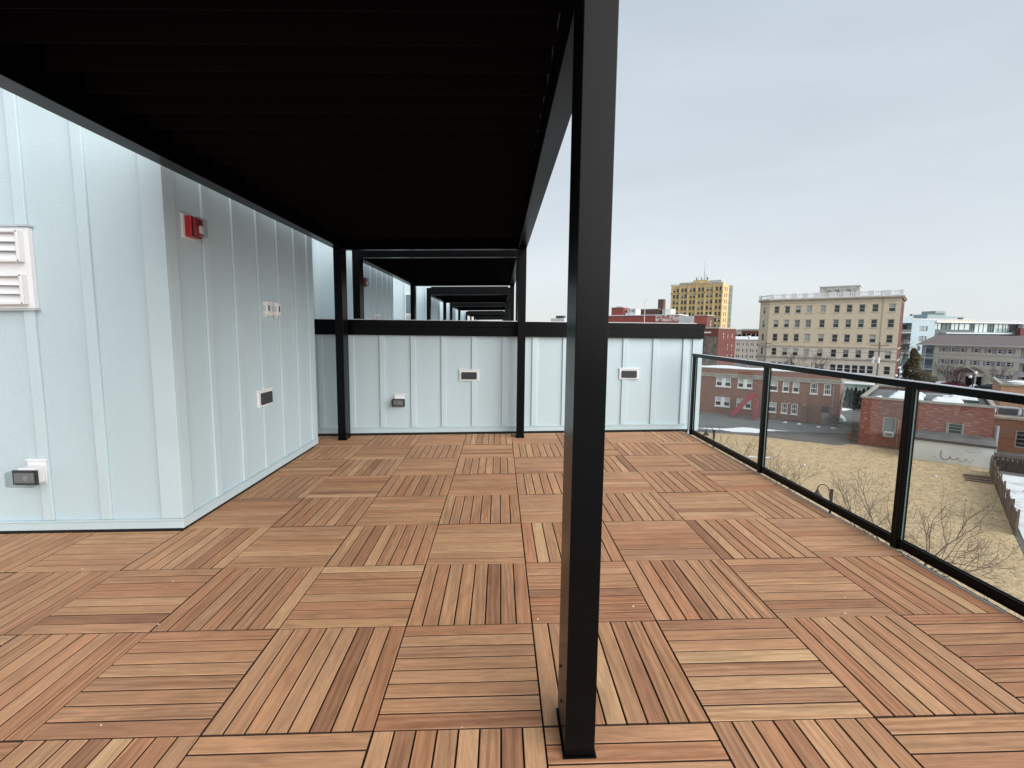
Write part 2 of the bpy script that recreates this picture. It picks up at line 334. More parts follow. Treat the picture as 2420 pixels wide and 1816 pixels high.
M_FENCED = mat('dark_fence_wood', (0.050, 0.036, 0.030), 0.85, var=0.3, scale=2)
M_ASPH = mat('old_asphalt', (0.148, 0.150, 0.146), 0.9, col2=(0.098, 0.10, 0.098), scale=0.35, stretch=(1, 1, 1), detail=11, bump=0.3, bscale=8)
M_CITY = mat('town_ground', (0.12, 0.12, 0.115), 0.95, var=0.35, scale=0.02)
M_LAWN = mat('dormant_lawn', (0.56, 0.435, 0.265), 0.95, col2=(0.43, 0.325, 0.19), scale=1.0, detail=12, bump=1.0, bscale=9)
M_STRAW = mat('straw_grass', (0.59, 0.465, 0.29), 0.9, col2=(0.46, 0.355, 0.215), scale=0.8, detail=9)
M_DIRT = mat('bare_verge_dirt', (0.20, 0.165, 0.12), 0.95, col2=(0.11, 0.095, 0.075), scale=1.5, detail=9)
M_HILL = mat('far_wooded_hills', (0.115, 0.125, 0.125), 0.95, var=0.3, scale=0.02, detail=8)
M_IRON = mat('black_iron', (0.015, 0.015, 0.017), 0.5)
M_REDS = mat('red_arch_surface', (0.36, 0.05, 0.07), 0.5, var=0.12)
M_ORNG = mat('orange_stucco', (0.52, 0.30, 0.18), 0.85, var=0.15, scale=1.0)
M_MINT = mat('mint_render', (0.36, 0.43, 0.39), 0.8, var=0.1, scale=0.5)

# ================================================================== ROOF DECK
deck = MB().box(-9, 2.40, -3.2, 4.955, -0.12, -0.055, 0, True).build('deck', M_MEMB); tag(deck, kind='structure')
dloc = Vector(deck.location)
TS, NS = 0.6096, 8
PITCH_S = TS/NS
SLC = {}
def slat_mesh(L, W):
    k = (round(L, 3), round(W, 3))
    if k in SLC: return SLC[k]
    a, c, q = L/2, W/2, 0.0018
    pr = [(-c, -0.02), (c, -0.02), (c, -q), (c-q, 0), (-c+q, 0), (-c, -q)]
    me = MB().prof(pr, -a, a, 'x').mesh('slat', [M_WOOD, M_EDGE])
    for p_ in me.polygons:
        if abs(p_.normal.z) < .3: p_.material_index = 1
    ul = me.uv_layers.new(name='UVMap')
    for lp in me.loops:
        co = me.vertices[lp.vertex_index].co; ul.data[lp.index].uv = (co.x, co.y + co.z)
    SLC[k] = me; return me
def clip_rect(i, j):
    x0, x1, y0, y1 = i*TS, (i+1)*TS, j*TS, (j+1)*TS
    x1 = min(x1, 2.372)
    if i <= -5 and j < 7: y1 = min(y1, 1.79)
    return x0, x1, y0, y1
tiles = []
for i in range(-8, 4):
    for j in range(-3, 8):
        if i <= -5 and 3 <= j < 7: continue
        if i <= -7 and j == 7: continue
        x0, x1, y0, y1 = clip_rect(i, j)
        if x1-x0 < 0.05 or y1-y0 < 0.05: continue
        cx, cy = (x0+x1)/2, (y0+y1)/2
        vis = 0 if (cy > -0.75 and abs(cx-CAM.x) < 1.15*(cy-CAM.y)+0.5) else 50
        tiles.append((vis+math.hypot(cx-CAM.x, cy-CAM.y), i, j))
tiles.sort()
nsl = 0; farv = []; farf = []; farm = []; faruv = []
TB = {}
for dist, i, j in tiles:
    x0, x1, y0, y1 = clip_rect(i, j); ox, oy = (i+.5)*TS, (j+.5)*TS
    kb = (round(x1-x0, 3), round(y1-y0, 3), round(x0-ox, 3), round(y0-oy, 3))
    if kb not in TB: TB[kb] = MB().box(x0-ox+.004, x1-ox-.004, y0-oy+.004, y1-oy-.004, -0.052, -0.0225).mesh('deck_tile', M_GAP)
    along_y = (i+j) % 2 == 0
    t = bpy.data.objects.new('deck_tile', TB[kb]); COL.objects.link(t); t.parent = deck
    dz = rnd.uniform(-.0012, .0012)
    t.location = Vector((ox, oy, S(ox, oy)+dz))-dloc; t.rotation_euler = (SY+rnd.uniform(-.001, .001), -SX+rnd.uniform(-.001, .001), rnd.uniform(-.0015, .0015))
    for s in range(NS):
        a0 = -TS/2 + s*PITCH_S + .0032; a1 = a0 + PITCH_S - .0064; b0, b1 = -TS/2+.0035, TS/2-.0035
        if along_y: rx0, rx1, ry0, ry1 = a0, a1, b0, b1
        else: rx0, rx1, ry0, ry1 = b0, b1, a0, a1
        rx1 = min(rx1, x1-ox); ry1 = min(ry1, y1-oy)
        if rx1-rx0 < .01 or ry1-ry0 < .01: continue
        L, W_ = (ry1-ry0, rx1-rx0) if along_y else (rx1-rx0, ry1-ry0)
        me = slat_mesh(L, W_); lx, ly = (rx0+rx1)/2, (ry0+ry1)/2
        hz = rnd.uniform(-.0006, .0006); rz = (math.pi/2 if along_y else 0) + rnd.choice((0, math.pi))
        if nsl < 300:
            inst('slat', me, t, (lx, ly, hz), (0, 0, rz)); nsl += 1
        else:
            m_ = Matrix.LocRotScale(t.location, t.rotation_euler, None) @ Matrix.LocRotScale((lx, ly, hz), Matrix.Rotation(rz, 3, 'Z').to_euler(), None)
            b = len(farv); farv += [tuple(m_ @ v.co) for v in me.vertices]
            uvl = me.uv_layers[0].data
            for p in me.polygons: farf.append([b+q for q in p.vertices]); farm.append(p.material_index); faruv += [tuple(uvl[l].uv) for l in p.loop_indices]
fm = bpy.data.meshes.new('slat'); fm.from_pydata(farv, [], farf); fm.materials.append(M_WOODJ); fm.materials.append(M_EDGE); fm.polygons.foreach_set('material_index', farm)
ul = fm.uv_layers.new(name='UVMap'); ul.data.foreach_set('uv', np.array(faruv).ravel())
fo = bpy.data.objects.new('slat', fm); COL.objects.link(fo); fo.parent = deck; tag(fo, kind='stuff')
MB().box(2.3735, 2.379, -3, 4.86, -0.05, -0.002, 0, True).build('edge_strip', M_WWHITE, deck)
MB().box(2.3795, 2.3998, -3, 4.93, -0.054, -0.008, 0, True).build('edge_channel', M_GAP, deck)

# wood chips and specks lying on the boards
dv = []; df_ = []; rs = random.Random(11)
for k in range(46):
    x, y = rs.uniform(-3.2, 2.3), rs.uniform(-.3, 4.8)
    if x < -2.4 and y > 1.7: continue
    a = rs.uniform(0, math.pi); l = rs.uniform(.002, .007); w_ = l*rs.uniform(.3, .8); b = len(dv)
    ca, sa = math.cos(a), math.sin(a)
    for (p, q, zz) in ((-l, -w_, 0), (l, -w_, 0), (l, w_, .0), (-l, w_, 0), (0, 0, .0035)): dv.append((x+p*ca-q*sa, y+p*sa+q*ca, S(x, y, .0016+zz)))
    df_ += [(b, b+1, b+4), (b+1, b+2, b+4), (b+2, b+3, b+4), (b+3, b, b+4)]
dm = bpy.data.meshes.new('wood_chips'); dm.from_pydata(dv, [], df_); dm.materials.append(mat('pale_wood_chip', (.66, .56, .44), .8)); do = bpy.data.objects.new('wood_chips', dm); COL.objects.link(do)
tag(do, 'tiny pale wood chips and dust specks scattered over the deck tiles', 'debris', kind='stuff')

# ------------------------------------------------------------------ cladding walls
def rel_box(mb, x0, x1, y0, y1, z0, z1, top=False, mi=0):
    """bottom follows the deck fall; the top follows it too unless top is a level height"""
    P = []
    for z in (0, 1):
        for y in (y0, y1):
            for x in (x0, x1): P.append((x, y, S(x, y, z0) if z == 0 else (z1 if top else S(x, y, z1))))
    return mb.add(P, [(0,2,3,1), (4,5,7,6), (0,1,5,4), (2,6,7,3), (0,4,6,2), (1,3,7,5)], mi)
def enclosure(y0, y1, xl, h, label, group, fb, sb, det=True):
    o = thing('clad_wall', label, 'wall', (-2.455, y0, S(-2.455, y0)), group=group)
    m = MB(); rel_box(m, xl, -2.455, y0, y0+.12, -.05, h, True); m.build('front_cladding', M_CLAD, o)
    m = MB(); rel_box(m, -2.575, -2.4551, y0+.1201, y1-.12, -.05, h, True); m.build('side_cladding', M_CLAD, o)
    m = MB(); rel_box(m, xl, -2.4552, y1-.1199, y1, -.05, h, True); m.build('rear_cladding', M_CLAD, o)
    bev = 0.003 if det else 0
    for a, b in fb: m = MB(); rel_box(m, a, b, y0-.019, y0-.0005, .088, h-.002, True); m.build('batten', M_CLADT, o, bevel=bev)
    for a, b in sb: m = MB(); rel_box(m, -2.4545, -2.436, a, b, .088, h-.002, True); m.build('batten', M_CLADT, o, bevel=bev)
    m = MB(); rel_box(m, -2.586, -2.4335, y0-.021, y0-.0006, .088, h-.004, True); rel_box(m, -2.4546, -2.4337, y0-.0004, y0+.10, .088, h-.004, True); m.build('corner_board', M_CLADT, o, bevel=bev)
    m = MB(); rel_box(m, -2.4545, -2.434, y1-.14, y1+.018, .088, h-.004, True); m.build('corner_board', M_CLADT, o, bevel=bev)
    m = MB(); rel_box(m, xl, -2.431, y0-.022, y0-.001, .017, .072); rel_box(m, -2.454, -2.432, y0+.0005, y1+.02, .017, .072); m.build('skirt_board', M_CLADT, o, bevel=bev)
    m = MB(); rel_box(m, xl, -2.452, y0-.004, y0-.0012, -.05, .0165); rel_box(m, -2.4542, -2.4515, y0+.0007, y1+.01, -.05, .0165); m.build('base_shade_strip', M_GAP, o)  # dark strip painted as the contact shade under the skirt board
    m = MB(); rel_box(m, xl, -2.425, y0-.028, y0-.0012, .074, .086); rel_box(m, -2.4542, -2.4255, y0+.0007, y1+.022, .074, .086); m.build('drip_flashing', M_CLADT, o, bevel=bev)
    return o
fb1 = [(-3.417-.406*k, -3.345-.406*k) for k in range(0, 7)] + [(-3.012, -2.940)]
sb1 = [(c-.038, c+.038) for c in (2.272, 2.682, 3.09, 3.50, 3.905)]
enclosure(1.82, 4.36, -6.5, 3.35, 'pale blue board and batten wall with louvred vents and a red alarm, beside the near pergola', None, fb1, sb1)
e2 = 'pale board and batten wall seen through the second pergola behind the parapet'
enclosure(6.2, 8.77, -6.5, 3.35, e2, None, [(-3.107, -3.035), (-3.51, -3.44), (-3.92, -3.85), (-4.33, -4.26)], [(c-.038, c+.038) for c in (6.66, 7.08, 7.5, 7.93, 8.34)], False)
enclosure(14.1, 16.75, -6.5, 3.35, 'pale board and batten wall with a white framed window beyond the second pergola', None, [(-2.84-.41*k, -2.77-.41*k) for k in range(6)], [(c-.038, c+.038) for c in (14.6, 15, 15.4, 15.8, 16.2)], False)
enclosure(21.8, 24.4, -6.5, 3.35, 'small far pale wall seen through the third pergola', None, [(-2.84-.41*k, -2.77-.41*k) for k in range(4)], [(c-.038, c+.038) for c in (22.6, 23.1)], False)
enclosure(29.4, 32.0, -6.5, 3.35, 'farthest tiny pale wall at the end of the row of pergolas', None, [(-2.84, -2.77)], [(30.5, 30.6)], False)

# dividing parapet wall
dw = thing('parapet_wall', 'low pale board and batten wall with black metal coping across the deck end', 'wall', (0, 4.96, S(0, 4.96)))
m = MB(); rel_box(m, -6.5, 2.60, 4.96, 5.20, -.05, 1.36, True); m.build('cladding', M_CLAD, dw)
bt = [(-2.62, -2.55), (-2.205, -2.135), (-1.792, -1.724), (-1.373, -1.304), (-.961, -.892), (-.549, -.480), (-.135, -.066), (.274, .343), (.69, .759), (1.10, 1.169), (1.515, 1.588), (1.928, 2.002), (2.343, 2.417)]
for a, b in bt + [(-3.02, -2.95), (-3.43, -3.36)]:
    m = MB(); rel_box(m, a, b, 4.941, 4.9595, .095, 1.354, True); m.build('batten', M_CLADT, dw, bevel=.003)
m = MB(); rel_box(m, 2.474, 2.611, 4.938, 4.9594, .0, 1.3535, True); rel_box(m, 2.6005, 2.612, 4.9596, 5.2, 0, 1.3535, True); m.build('corner_board', M_CLADT, dw, bevel=.003)
m = MB(); rel_box(m, -6.5, 2.447, 4.937, 4.959, .017, .078); m.build('skirt_board', M_CLADT, dw, bevel=.003)
m = MB(); rel_box(m, -6.5, 2.47, 4.9562, 4.9585, -.05, .0165); m.build('base_shade_strip', M_GAP, dw)  # dark strip in place of the shade beneath the parapet skirt
m = MB(); rel_box(m, -6.5, 2.450, 4.929, 4.9588, .080, .093); m.build('drip_flashing', M_CLADT, dw, bevel=.002)
MB().box(-6.5, 2.606, 4.902, 5.26, 1.355, 1.474).build('coping_fascia', M_BLACK, dw, bevel=.003)
MB().box(-6.5, 2.624, 4.914, 5.25, 1.4745, 1.557).build('coping_cap', M_BLACK, dw, bevel=.003)
MB().box(-6.5, 2.615, 5.19, 5.24, 1.5575, 1.571).build('bright_line_strip', M_WWHITE, dw)  # white strip added to draw a bright line along the coping's top edge

# hidden roof structure of the rest of the terrace, and the body of the building below
tag(MB().box(-12, 2.50, -9, 4.95, ZG, -0.14).build('building_roof_slab', M_CONC), kind='structure')
tag(MB().box(-12, 2.50, 5.27, 62, ZG, 0.0).build('terrace_roof_slab', M_MEMB), kind='structure')

# ------------------------------------------------------------------ pergolas
def pergola(y0, y1, label, det=True, xl=-2.26, xr=.160, top=2.44, z0=None):
    yy = (y0+y1)/2
    def SS(x, y, z): return (S(x, y, z) if z0 is None else z0 + SX*x + SY*(y-y0) + z)
    def bx(mb, x0, x1, a, b, za, zb):
        P = [(x, y, SS(x, y, z)) for z in (za, zb) for y in (a, b) for x in (x0, x1)]
        return mb.add(P, [(0,2,3,1), (4,5,7,6), (0,1,5,4), (2,6,7,3), (0,4,6,2), (1,3,7,5)])
    o = thing('pergola', label, 'pergola', ((xl+xr)/2, yy, SS((xl+xr)/2, yy, 0)), group='black metal pergolas in a row')
    bev = .0025 if det else 0
    for X in ((xl, xl+.10), (xr-.10, xr)):
        for Y in ((y0, y0+.20), (y1-.20, y1)):
            p = bx(MB(), X[0], X[1], Y[0], Y[1], 0.007, top-.0005).build('post', M_BLACK, o, bevel=bev)
            if det:
                bx(MB(), X[0]-.006, X[1]+.006, Y[0]-.006, Y[1]+.006, 0.0005, 0.0065).build('base_plate', M_BLACK, p)
                for (sy_, sz) in ((Y[0]+.155, .215), (Y[0]+.11, .115)):
                    q = MB(); x_ = X[0]; q.tube((x_-.004, sy_, SS(x_, sy_, sz)), (x_+.002, sy_, SS(x_, sy_, sz)), .0055, n=8); q.build('screw', M_SCREW, p)
                q = MB(); q.tube((X[1]-.002, Y[0]+.10, SS(X[1], Y[0]+.1, .16)), (X[1]+.004, Y[0]+.10, SS(X[1], Y[0]+.1, .16)), .0055, n=8); q.build('screw', M_SCREW, p)
    bx(MB(), xl, xl+.11, y0, y1, top, top+.248 if det else top+.20).build('side_beam', M_BLACK, o, bevel=bev)
    bx(MB(), xr-.10, xr+.004, y0, y1, top, top+.248 if det else top+.20).build('side_beam', M_BLACK, o, bevel=bev)
    for a, b in ((y0+.001, y0+.10), (y1-.10, y1-.001)):
        bx(MB(), xl+.1105, xr-.1005, a, b, top+.0005, top+.199).build('cross_beam', M_BLACK, o, bevel=bev)
    y = y0+.18 if det else y0+.2; k = 0
    while y < y1-.12:
        m_ = MB(); ye = min(y+.216, y1-.102)
        bx(m_, xl+.128, xr-.112, y, y+.002, top+.105, top+.236)
        zt = top+.238
        P = [(x, yq, SS(x, yq, zt+dz)) for dz in (0, .003) for yq, dd in ((y, 0), (ye, 0)) for x in (xl+.1105, xr-.1005)]
        P = [(p[0], p[1], p[2]-(.006 if abs(p[1]-ye) < 1e-6 else 0)) for p in P]
        m_.add(P, [(0,2,3,1), (4,5,7,6), (0,1,5,4), (2,6,7,3), (0,4,6,2), (1,3,7,5)])
        m_.build('louver', M_LOUV, o); y += .204; k += 1
    for (a_, b_, c_, d_) in ((y0+.101, y0+.185 if det else y0+.205, top+.240, top+.244), (y0+.093, y0+.0995, top+.1995, top+.2395), (y1-.0995, y1-.093, top+.1995, top+.2395)):
        q = MB(); bx(q, xl+.1105, xr-.1005, a_, b_, c_, d_); q.build('end_flashing', M_LOUV, o)
    return o
pergola(-.13, 4.80, 'nearest black louvred pergola whose big front post stands on the wood tile deck')
pergola(5.38, 10.0, 'second black louvred pergola just behind the parapet wall coping', False)
pergola(12.3, 16.5, 'third black louvred pergola down the row, seen through the second', False, z0=.04)
pergola(18.65, 22.9, 'fourth black louvred pergola down the row, small inside the third', False, z0=.04)
pergola(28.0, 32.5, 'fifth black louvred pergola down the row beyond a gap of sky', False, z0=.04)
pergola(37.0, 41.5, 'farthest black louvred pergola, tiny at the end of the row', False, z0=.04)

# ------------------------------------------------------------------ glass balustrade
rl = thing('glass_balustrade', 'black metal railing with clear glass panels along the deck edge', 'railing', (2.42, 1.5, S(2.42, 1.5)))
py_ = [4.66, 2.937, 1.305, -.335, -1.97]
for k, y in enumerate(py_):
    p = MB(); rel_box(p, 2.388, 2.438, y, y+.052, 0.0, 1.0395); p.build('post', M_BLACK, rl, bevel=.002)
    if k: 
        q = MB(); rel_box(q, 2.3865, 2.4395, y+.0185, y+.0205, .002, 1.039); q.build('post_seam', M_IRON, rl)
for a, b in zip(py_[1:], py_[:-1]):
    p = MB(); rel_box(p, 2.398, 2.432, a+.0525, b-.0005, .010, .056); rel_box(p, 2.400, 2.409, a+.0525, b-.0005, .0561, .068); rel_box(p, 2.421, 2.430, a+.0525, b-.0005, .0561, .068); p.build('bottom_rail', M_BLACK, rl, bevel=.0015)
    g = MB(); rel_box(g, 2.4115, 2.4185, a+.0575, b-.0055, .057, 1.036); g.build('glass_panel', M_GLASS, rl)
    g = MB(); rel_box(g, 2.411, 2.419, b-.0052, b-.0012, .058, 1.035); g.build('glazing_gasket', M_GASK, rl)
    g = MB(); rel_box(g, 2.411, 2.419, a+.0535, a+.057, .058, 1.035); g.build('glazing_gasket', M_GASK, rl)
p = MB(); rel_box(p, 2.383, 2.443, -3.0, 4.715, 1.040, 1.0825); p.build('top_rail', M_BLACK, rl, bevel=.002)
p = MB(); rel_box(p, 2.385, 2.441, -3.0, 4.713, 1.0826, 1.0850); p.build('rail_sheen_plate', M_RAILSHEEN, rl)  # thin bright plate added for the sky sheen along the rail top

# ------------------------------------------------------------------ fittings on the walls
def yf(y, x): return S(x, y)
# louvred vent plate on the front wall
v = thing('louvred_vent', 'white wall vent with two louvred hoods on the pale wall at the far left', 'vent', (-3.6, 1.80, 1.55))
m = MB(); rel_box(m, -3.86, -3.321, 1.782, 1.8195, 1.586, 2.124); m.build('back_plate', M_WHITE, v, bevel=.004)
m = MB(); rel_box(m, -3.87, -3.312, 1.768, 1.8194, 2.125, 2.142); m.build('drip_cap', M_FLASH, v, bevel=.002)
m = MB(); rel_box(m, -3.87, -3.312, 1.778, 1.8193, 1.574, 1.585); m.build('bottom_lip', M_FLASH, v)
for zb_, zt_ in ((1.893, 2.098), (1.612, 1.812)):
    hd = MB(); rel_box(hd, -3.372, -3.352, 1.742, 1.7815, zb_, zt_); rel_box(hd, -3.82, -3.3725, 1.742, 1.7815, zt_-.014, zt_); rel_box(hd, -3.82, -3.3725, 1.742, 1.7815, zb_, zb_+.012)
    h_o = hd.build('hood_frame', M_WHITE, v, bevel=.003)
    n_ = 3; st = (zt_-zb_-.028)/n_
    for k in range(n_):
        z1 = zt_-.015-k*st; z0 = z1-st+.004
        q = MB(); q.add([(-3.82, 1.779, S(-3.6, 1.78, z1)), (-3.374, 1.779, S(-3.6, 1.78, z1)), (-3.374, 1.744, S(-3.6, 1.78, z0)), (-3.82, 1.744, S(-3.6, 1.78, z0)),
                         (-3.82, 1.7815, S(-3.6, 1.78, z1-.005)), (-3.374, 1.7815, S(-3.6, 1.78, z1-.005)), (-3.374, 1.747, S(-3.6, 1.78, z0-.003)), (-3.82, 1.747, S(-3.6, 1.78, z0-.003))],
                        [(0,1,2,3), (7,6,5,4), (0,4,5,1), (1,5,6,2), (2,6,7,3), (3,7,4,0)])
        q.build('louver_blade', M_WHITE, h_o)
    for z_ in (zb_+.008, zt_-.008):
        q = MB(); q.tube((-3.362, 1.739, S(-3.36, 1.74, z_)), (-3.362, 1.743, S(-3.36, 1.74, z_)), .004, n=8); q.build('screw', M_SCREW, h_o)

def outlet_box(cx, yw, z0, label, cw=.19, proud=.10):
    """weatherproof outlet with a clear bubble cover; yw is the wall face"""
    o = thing('outlet_box', label, 'outlet', (cx, yw, S(cx, yw, z0)), group=None)
    Sx = S(cx, yw)
    b = MB(); b.box(cx-.070, cx+.070, yw-.028, yw-.0005, z0+.160+Sx, z0+.176+Sx); b.build('drip_cap', M_WHITE, o, bevel=.003)
    b = MB(); b.box(cx-.065, cx+.065, yw-.020, yw-.0006, z0+Sx, z0+.159+Sx); b.build('mounting_plate', M_WHITE, o, bevel=.003)
    b = MB(); b.box(cx-.055, cx+.055, yw-.020-proud*.55, yw-.0205, z0+.015+Sx, z0+.13+Sx); b.build('white_box', M_WHITE, o, bevel=.006)
    b = MB(); b.box(cx-cw/2+.01, cx+cw/2-.01, yw-.020-proud*.55-.006, yw-.0202-proud*.55, z0+.014+Sx, z0+.118+Sx); b.build('gasket', M_DARKP, o)
    y_ = yw-.020-proud*.55-.006
    b = MB(); b.box(cx-cw*.34, cx+cw*.34, y_-.014, y_-.0003, z0+.03+Sx, z0+.100+Sx); b.build('socket', M_GREYP, o, bevel=.003)
    b = MB(); b.box(cx-cw/2, cx+cw/2, y_-.052, y_-.0006, z0+.008+Sx, z0+.116+Sx); b.build('clear_cover', M_CLEAR, o, bevel=.014)
    b = MB(); b.box(cx+.004, cx+.030, y_-.022, y_-.0142, z0+.05+Sx, z0+.085+Sx); b.build('socket_face', M_METG, o)
    return o
outlet_box(-3.425, 1.82, .365, 'white outlet with clear bubble cover low on the near wall at far left', proud=.15)
outlet_box(-1.535, 4.96, .375, 'small white outlet with clear bubble cover low on the parapet wall', proud=.08)

# red fire alarm strobes on the side walls
def alarm(y0, zb, xw, label, z0=0.0):
    Sx = S(xw, y0)+z0
    o = thing('fire_alarm', label, 'fire alarm', (xw, y0+.1, zb+Sx))
    b = MB(); b.box(xw+.0005, xw+.016, y0-.02, y0+.125, zb-.012+Sx, zb+.158+Sx); b.build('back_plate', M_WHITE, o, bevel=.002)
    b = MB(); b.box(xw+.0165, xw+.062, y0+.0, y0+.118, zb+Sx, zb+.150+Sx); b.build('housing', M_RED, o, bevel=.006)
    b = MB(); b.box(xw+.0625, xw+.066, y0+.003, y0+.116, zb+.004+Sx, zb+.146+Sx); b.build('gasket', M_DARKP, o)
    b = MB(); b.box(xw+.0665, xw+.085, y0+.010, y0+.108, zb+.01+Sx, zb+.14+Sx); q = b.build('strobe_base', M_RED, o, bevel=.004)
    b = MB(); b.box(xw+.0855, xw+.106, y0+.045, y0+.085, zb+.03+Sx, zb+.085+Sx); b.build('strobe_lamp', M_WHITE, q, bevel=.006)
    b = MB(); b.blob((xw+.0855, y0+.065, zb+.112+Sx), .012, .018, .016, 10, 6); b.build('horn', M_DARKP, q, smooth=True)
    b = MB(); b.box(xw+.0664, xw+.118, y0+.005, y0+.114, zb+.006+Sx, zb+.146+Sx); b.build('clear_cover', M_CLEAR, o, bevel=.014)
    b = MB(); b.tube((xw+.001, y0-.03, zb+.172+Sx), (xw+.03, y0+.05, zb+.166+Sx), .0025, n=5); b.build('drip_wire', M_METG, o)
    return o
alarm(2.02, 2.105, -2.455, 'red fire alarm strobe with clear cover high on the near pale side wall')
alarm(6.42, 2.13, -2.455, 'small red fire alarm strobe on the wall inside the second pergola')

def device_pair(y0, zb, xw, label, k=1.0):
    Sx = S(xw, y0)
    o = thing('outlet_covers', label, 'outlet', (xw, y0+.2, zb+Sx))
    b = MB(); b.box(xw+.0005, xw+.014, y0, y0+.36*k, zb+Sx, zb+.145+Sx); b.build('back_plate', M_WHITE, o, bevel=.002)
    b = MB(); b.box(xw+.0005, xw+.018, y0-.012, y0+.372*k, zb+.146+Sx, zb+.156+Sx); b.build('drip_cap', M_CLADT, o)
    for a in (y0+.035, y0+.255*k):
        b = MB(); b.box(xw+.0145, xw+.058, a, a+.085, zb+.005+Sx, zb+.14+Sx); q = b.build('cover', M_WHITE, o, bevel=.010)
        b = MB(); b.box(xw+.0585, xw+.061, a+.030, a+.052, zb+.045+Sx, zb+.10+Sx); b.build('slot', M_DARKP, q)
        b = MB(); b.box(xw+.02, xw+.05, a-.012, a-.001, zb+.045+Sx, zb+.10+Sx); b.build('latch', M_CLADT, q)
        b = MB(); b.box(xw+.02, xw+.045, a+.01, a+.03, zb-.012+Sx, zb+.004+Sx); b.build('cord_lug', M_WHITE, q)
    return o
device_pair(3.075, 1.57, -2.455, 'pair of white outlet covers side by side on the near side wall')
device_pair(7.15, 1.57, -2.455, 'small pair of white outlet covers on the wall inside the second pergola')

def vent_light(label, x0=None, y0=None, z0=.727, w_=.27, h_=.15, side=False):
    if side:
        xw = -2.455; Sx = S(xw, y0); o = thing('wall_vent', label, 'vent', (xw, y0, z0+Sx), group='white framed black vents on the pale walls')
        B = lambda a, b, c, d, e, f_: MB().box(xw+a, xw+b, y0+c, y0+d, z0+e+Sx, z0+f_+Sx)
    else:
        yw = 4.96; Sx = S(x0, yw); o = thing('wall_vent', label, 'vent', (x0, yw, z0+Sx), group='white framed black vents on the pale walls')
        B = lambda a, b, c, d, e, f_: MB().box(x0+c, x0+d, yw-b, yw-a, z0+e+Sx, z0+f_+Sx)
    B(.0005, .022, 0, w_, 0, h_-.012).build('mounting_frame', M_WHITE, o, bevel=.003)
    B(.0005, .028, -.006, w_+.006, h_-.010, h_+.004).build('drip_cap', M_WHITE, o, bevel=.002)
    q = B(.0225, .040, .030, w_-.030, .022, h_-.030).build('vent_hood', M_DARKP, o, bevel=.008)
    for k in range(4):
        z_ = .030+k*(h_-.06)/4
        B(.0405, .0445, .038, w_-.038, z_, z_+.008).build('slat', M_DARKP, q)
    return o
vent_light('white framed black vent low on the near side wall', y0=2.955, z0=.70, h_=.165, side=True)
vent_light('white framed black vent on the parapet wall between the far pergola posts', x0=-.716)
vent_light('white framed black vent on the parapet wall right of the big front post', x0=1.476)
# white framed window in the third wall
w3 = thing('window', 'narrow white framed window in the far pale wall behind the second pergola', 'window', (-3.12, 14.08, 1.45))
MB().box(-3.22, -2.92, 14.05, 14.099, 1.30, 2.62).build('window_frame', M_WWHITE, w3)
MB().box(-3.18, -2.96, 14.035, 14.0495, 1.98, 2.57).build('pane', M_PANEB, w3)
MB().box(-3.18, -2.96, 14.035, 14.0495, 1.35, 1.92).build('pane', M_BLIND, w3)

# ================================================================== THE TOWN BEYOND
def sheet(name, pts, z, m, kind='structure', jit=0.0):
    c = Vector((sum(p[0] for p in pts)/len(pts), sum(p[1] for p in pts)/len(pts), z))
    me = bpy.data.meshes.new(name); me.from_pydata([(p[0]-c.x, p[1]-c.y, 0) for p in pts], [], [tuple(range(len(pts)))]); me.materials.append(m)
    o = bpy.data.objects.new(name, me); COL.objects.link(o); o.location = c
    if kind: o['kind'] = kind
    return o
sheet('ground', [(-3500, -3500), (3500, -3500), (3500, 3500), (-3500, 3500)], ZG-.02, M_CITY)
sheet('parking_ground', [(2, 52), (60, 40), (140, 100), (140, 190), (10, 190)], ZG-.008, M_ASPH)
edge = [(2.5, 59.5), (14, 57.4), (24.2, 55.1), (27.0, 54.4), (30.3, 53.0), (33.2, 50.9), (36.6, 48.6), (38.2, 49.3), (39.2, 49.0)]
e2_ = []
for a, b in zip(edge[:-1], edge[1:]):
    for k in range(5):
        t = k/5; e2_.append((a[0]+(b[0]-a[0])*t+rnd.uniform(-.12, .12), a[1]+(b[1]-a[1])*t+rnd.uniform(-.15, .15)))
lawn_poly = e2_ + [(39.3, 48.6), (43.3, 45), (46, 41), (43.1, 38.6), (30.8, 25.3), (18, 11), (2.5, -4)]
sheet('lawn', lawn_poly, ZG+.006, M_LAWN)
sheet('driveway', [(2.5, 59.3), (24.2, 54.8), (33.2, 50.6), (36.6, 48.3), (38.6, 49.6), (42.7, 54.2), (47.6, 62.3), (40.6, 58.7), (41.0, 62.2), (39.6, 65.2), (35.7, 67.7), (30.2, 69.2), (2.5, 72)], ZG+.0, M_ASPH)
sheet('dirt_verge', [(30.0, 69.1), (35.7, 67.4), (39.4, 65.0), (40.8, 62.1), (41.3, 58.9), (44.0, 59.3), (44.9, 60.1), (31.3, 71.1)], ZG+.010, M_DIRT)
# seams in the driveway
sheet('asphalt_seam', [(25.9, 59.7), (33.2, 58.6), (36.0, 55.7), (42.9, 55.9), (42.9, 56.0), (36.05, 55.82), (33.25, 58.75), (25.9, 59.85)], ZG+.006, M_ROOFG)

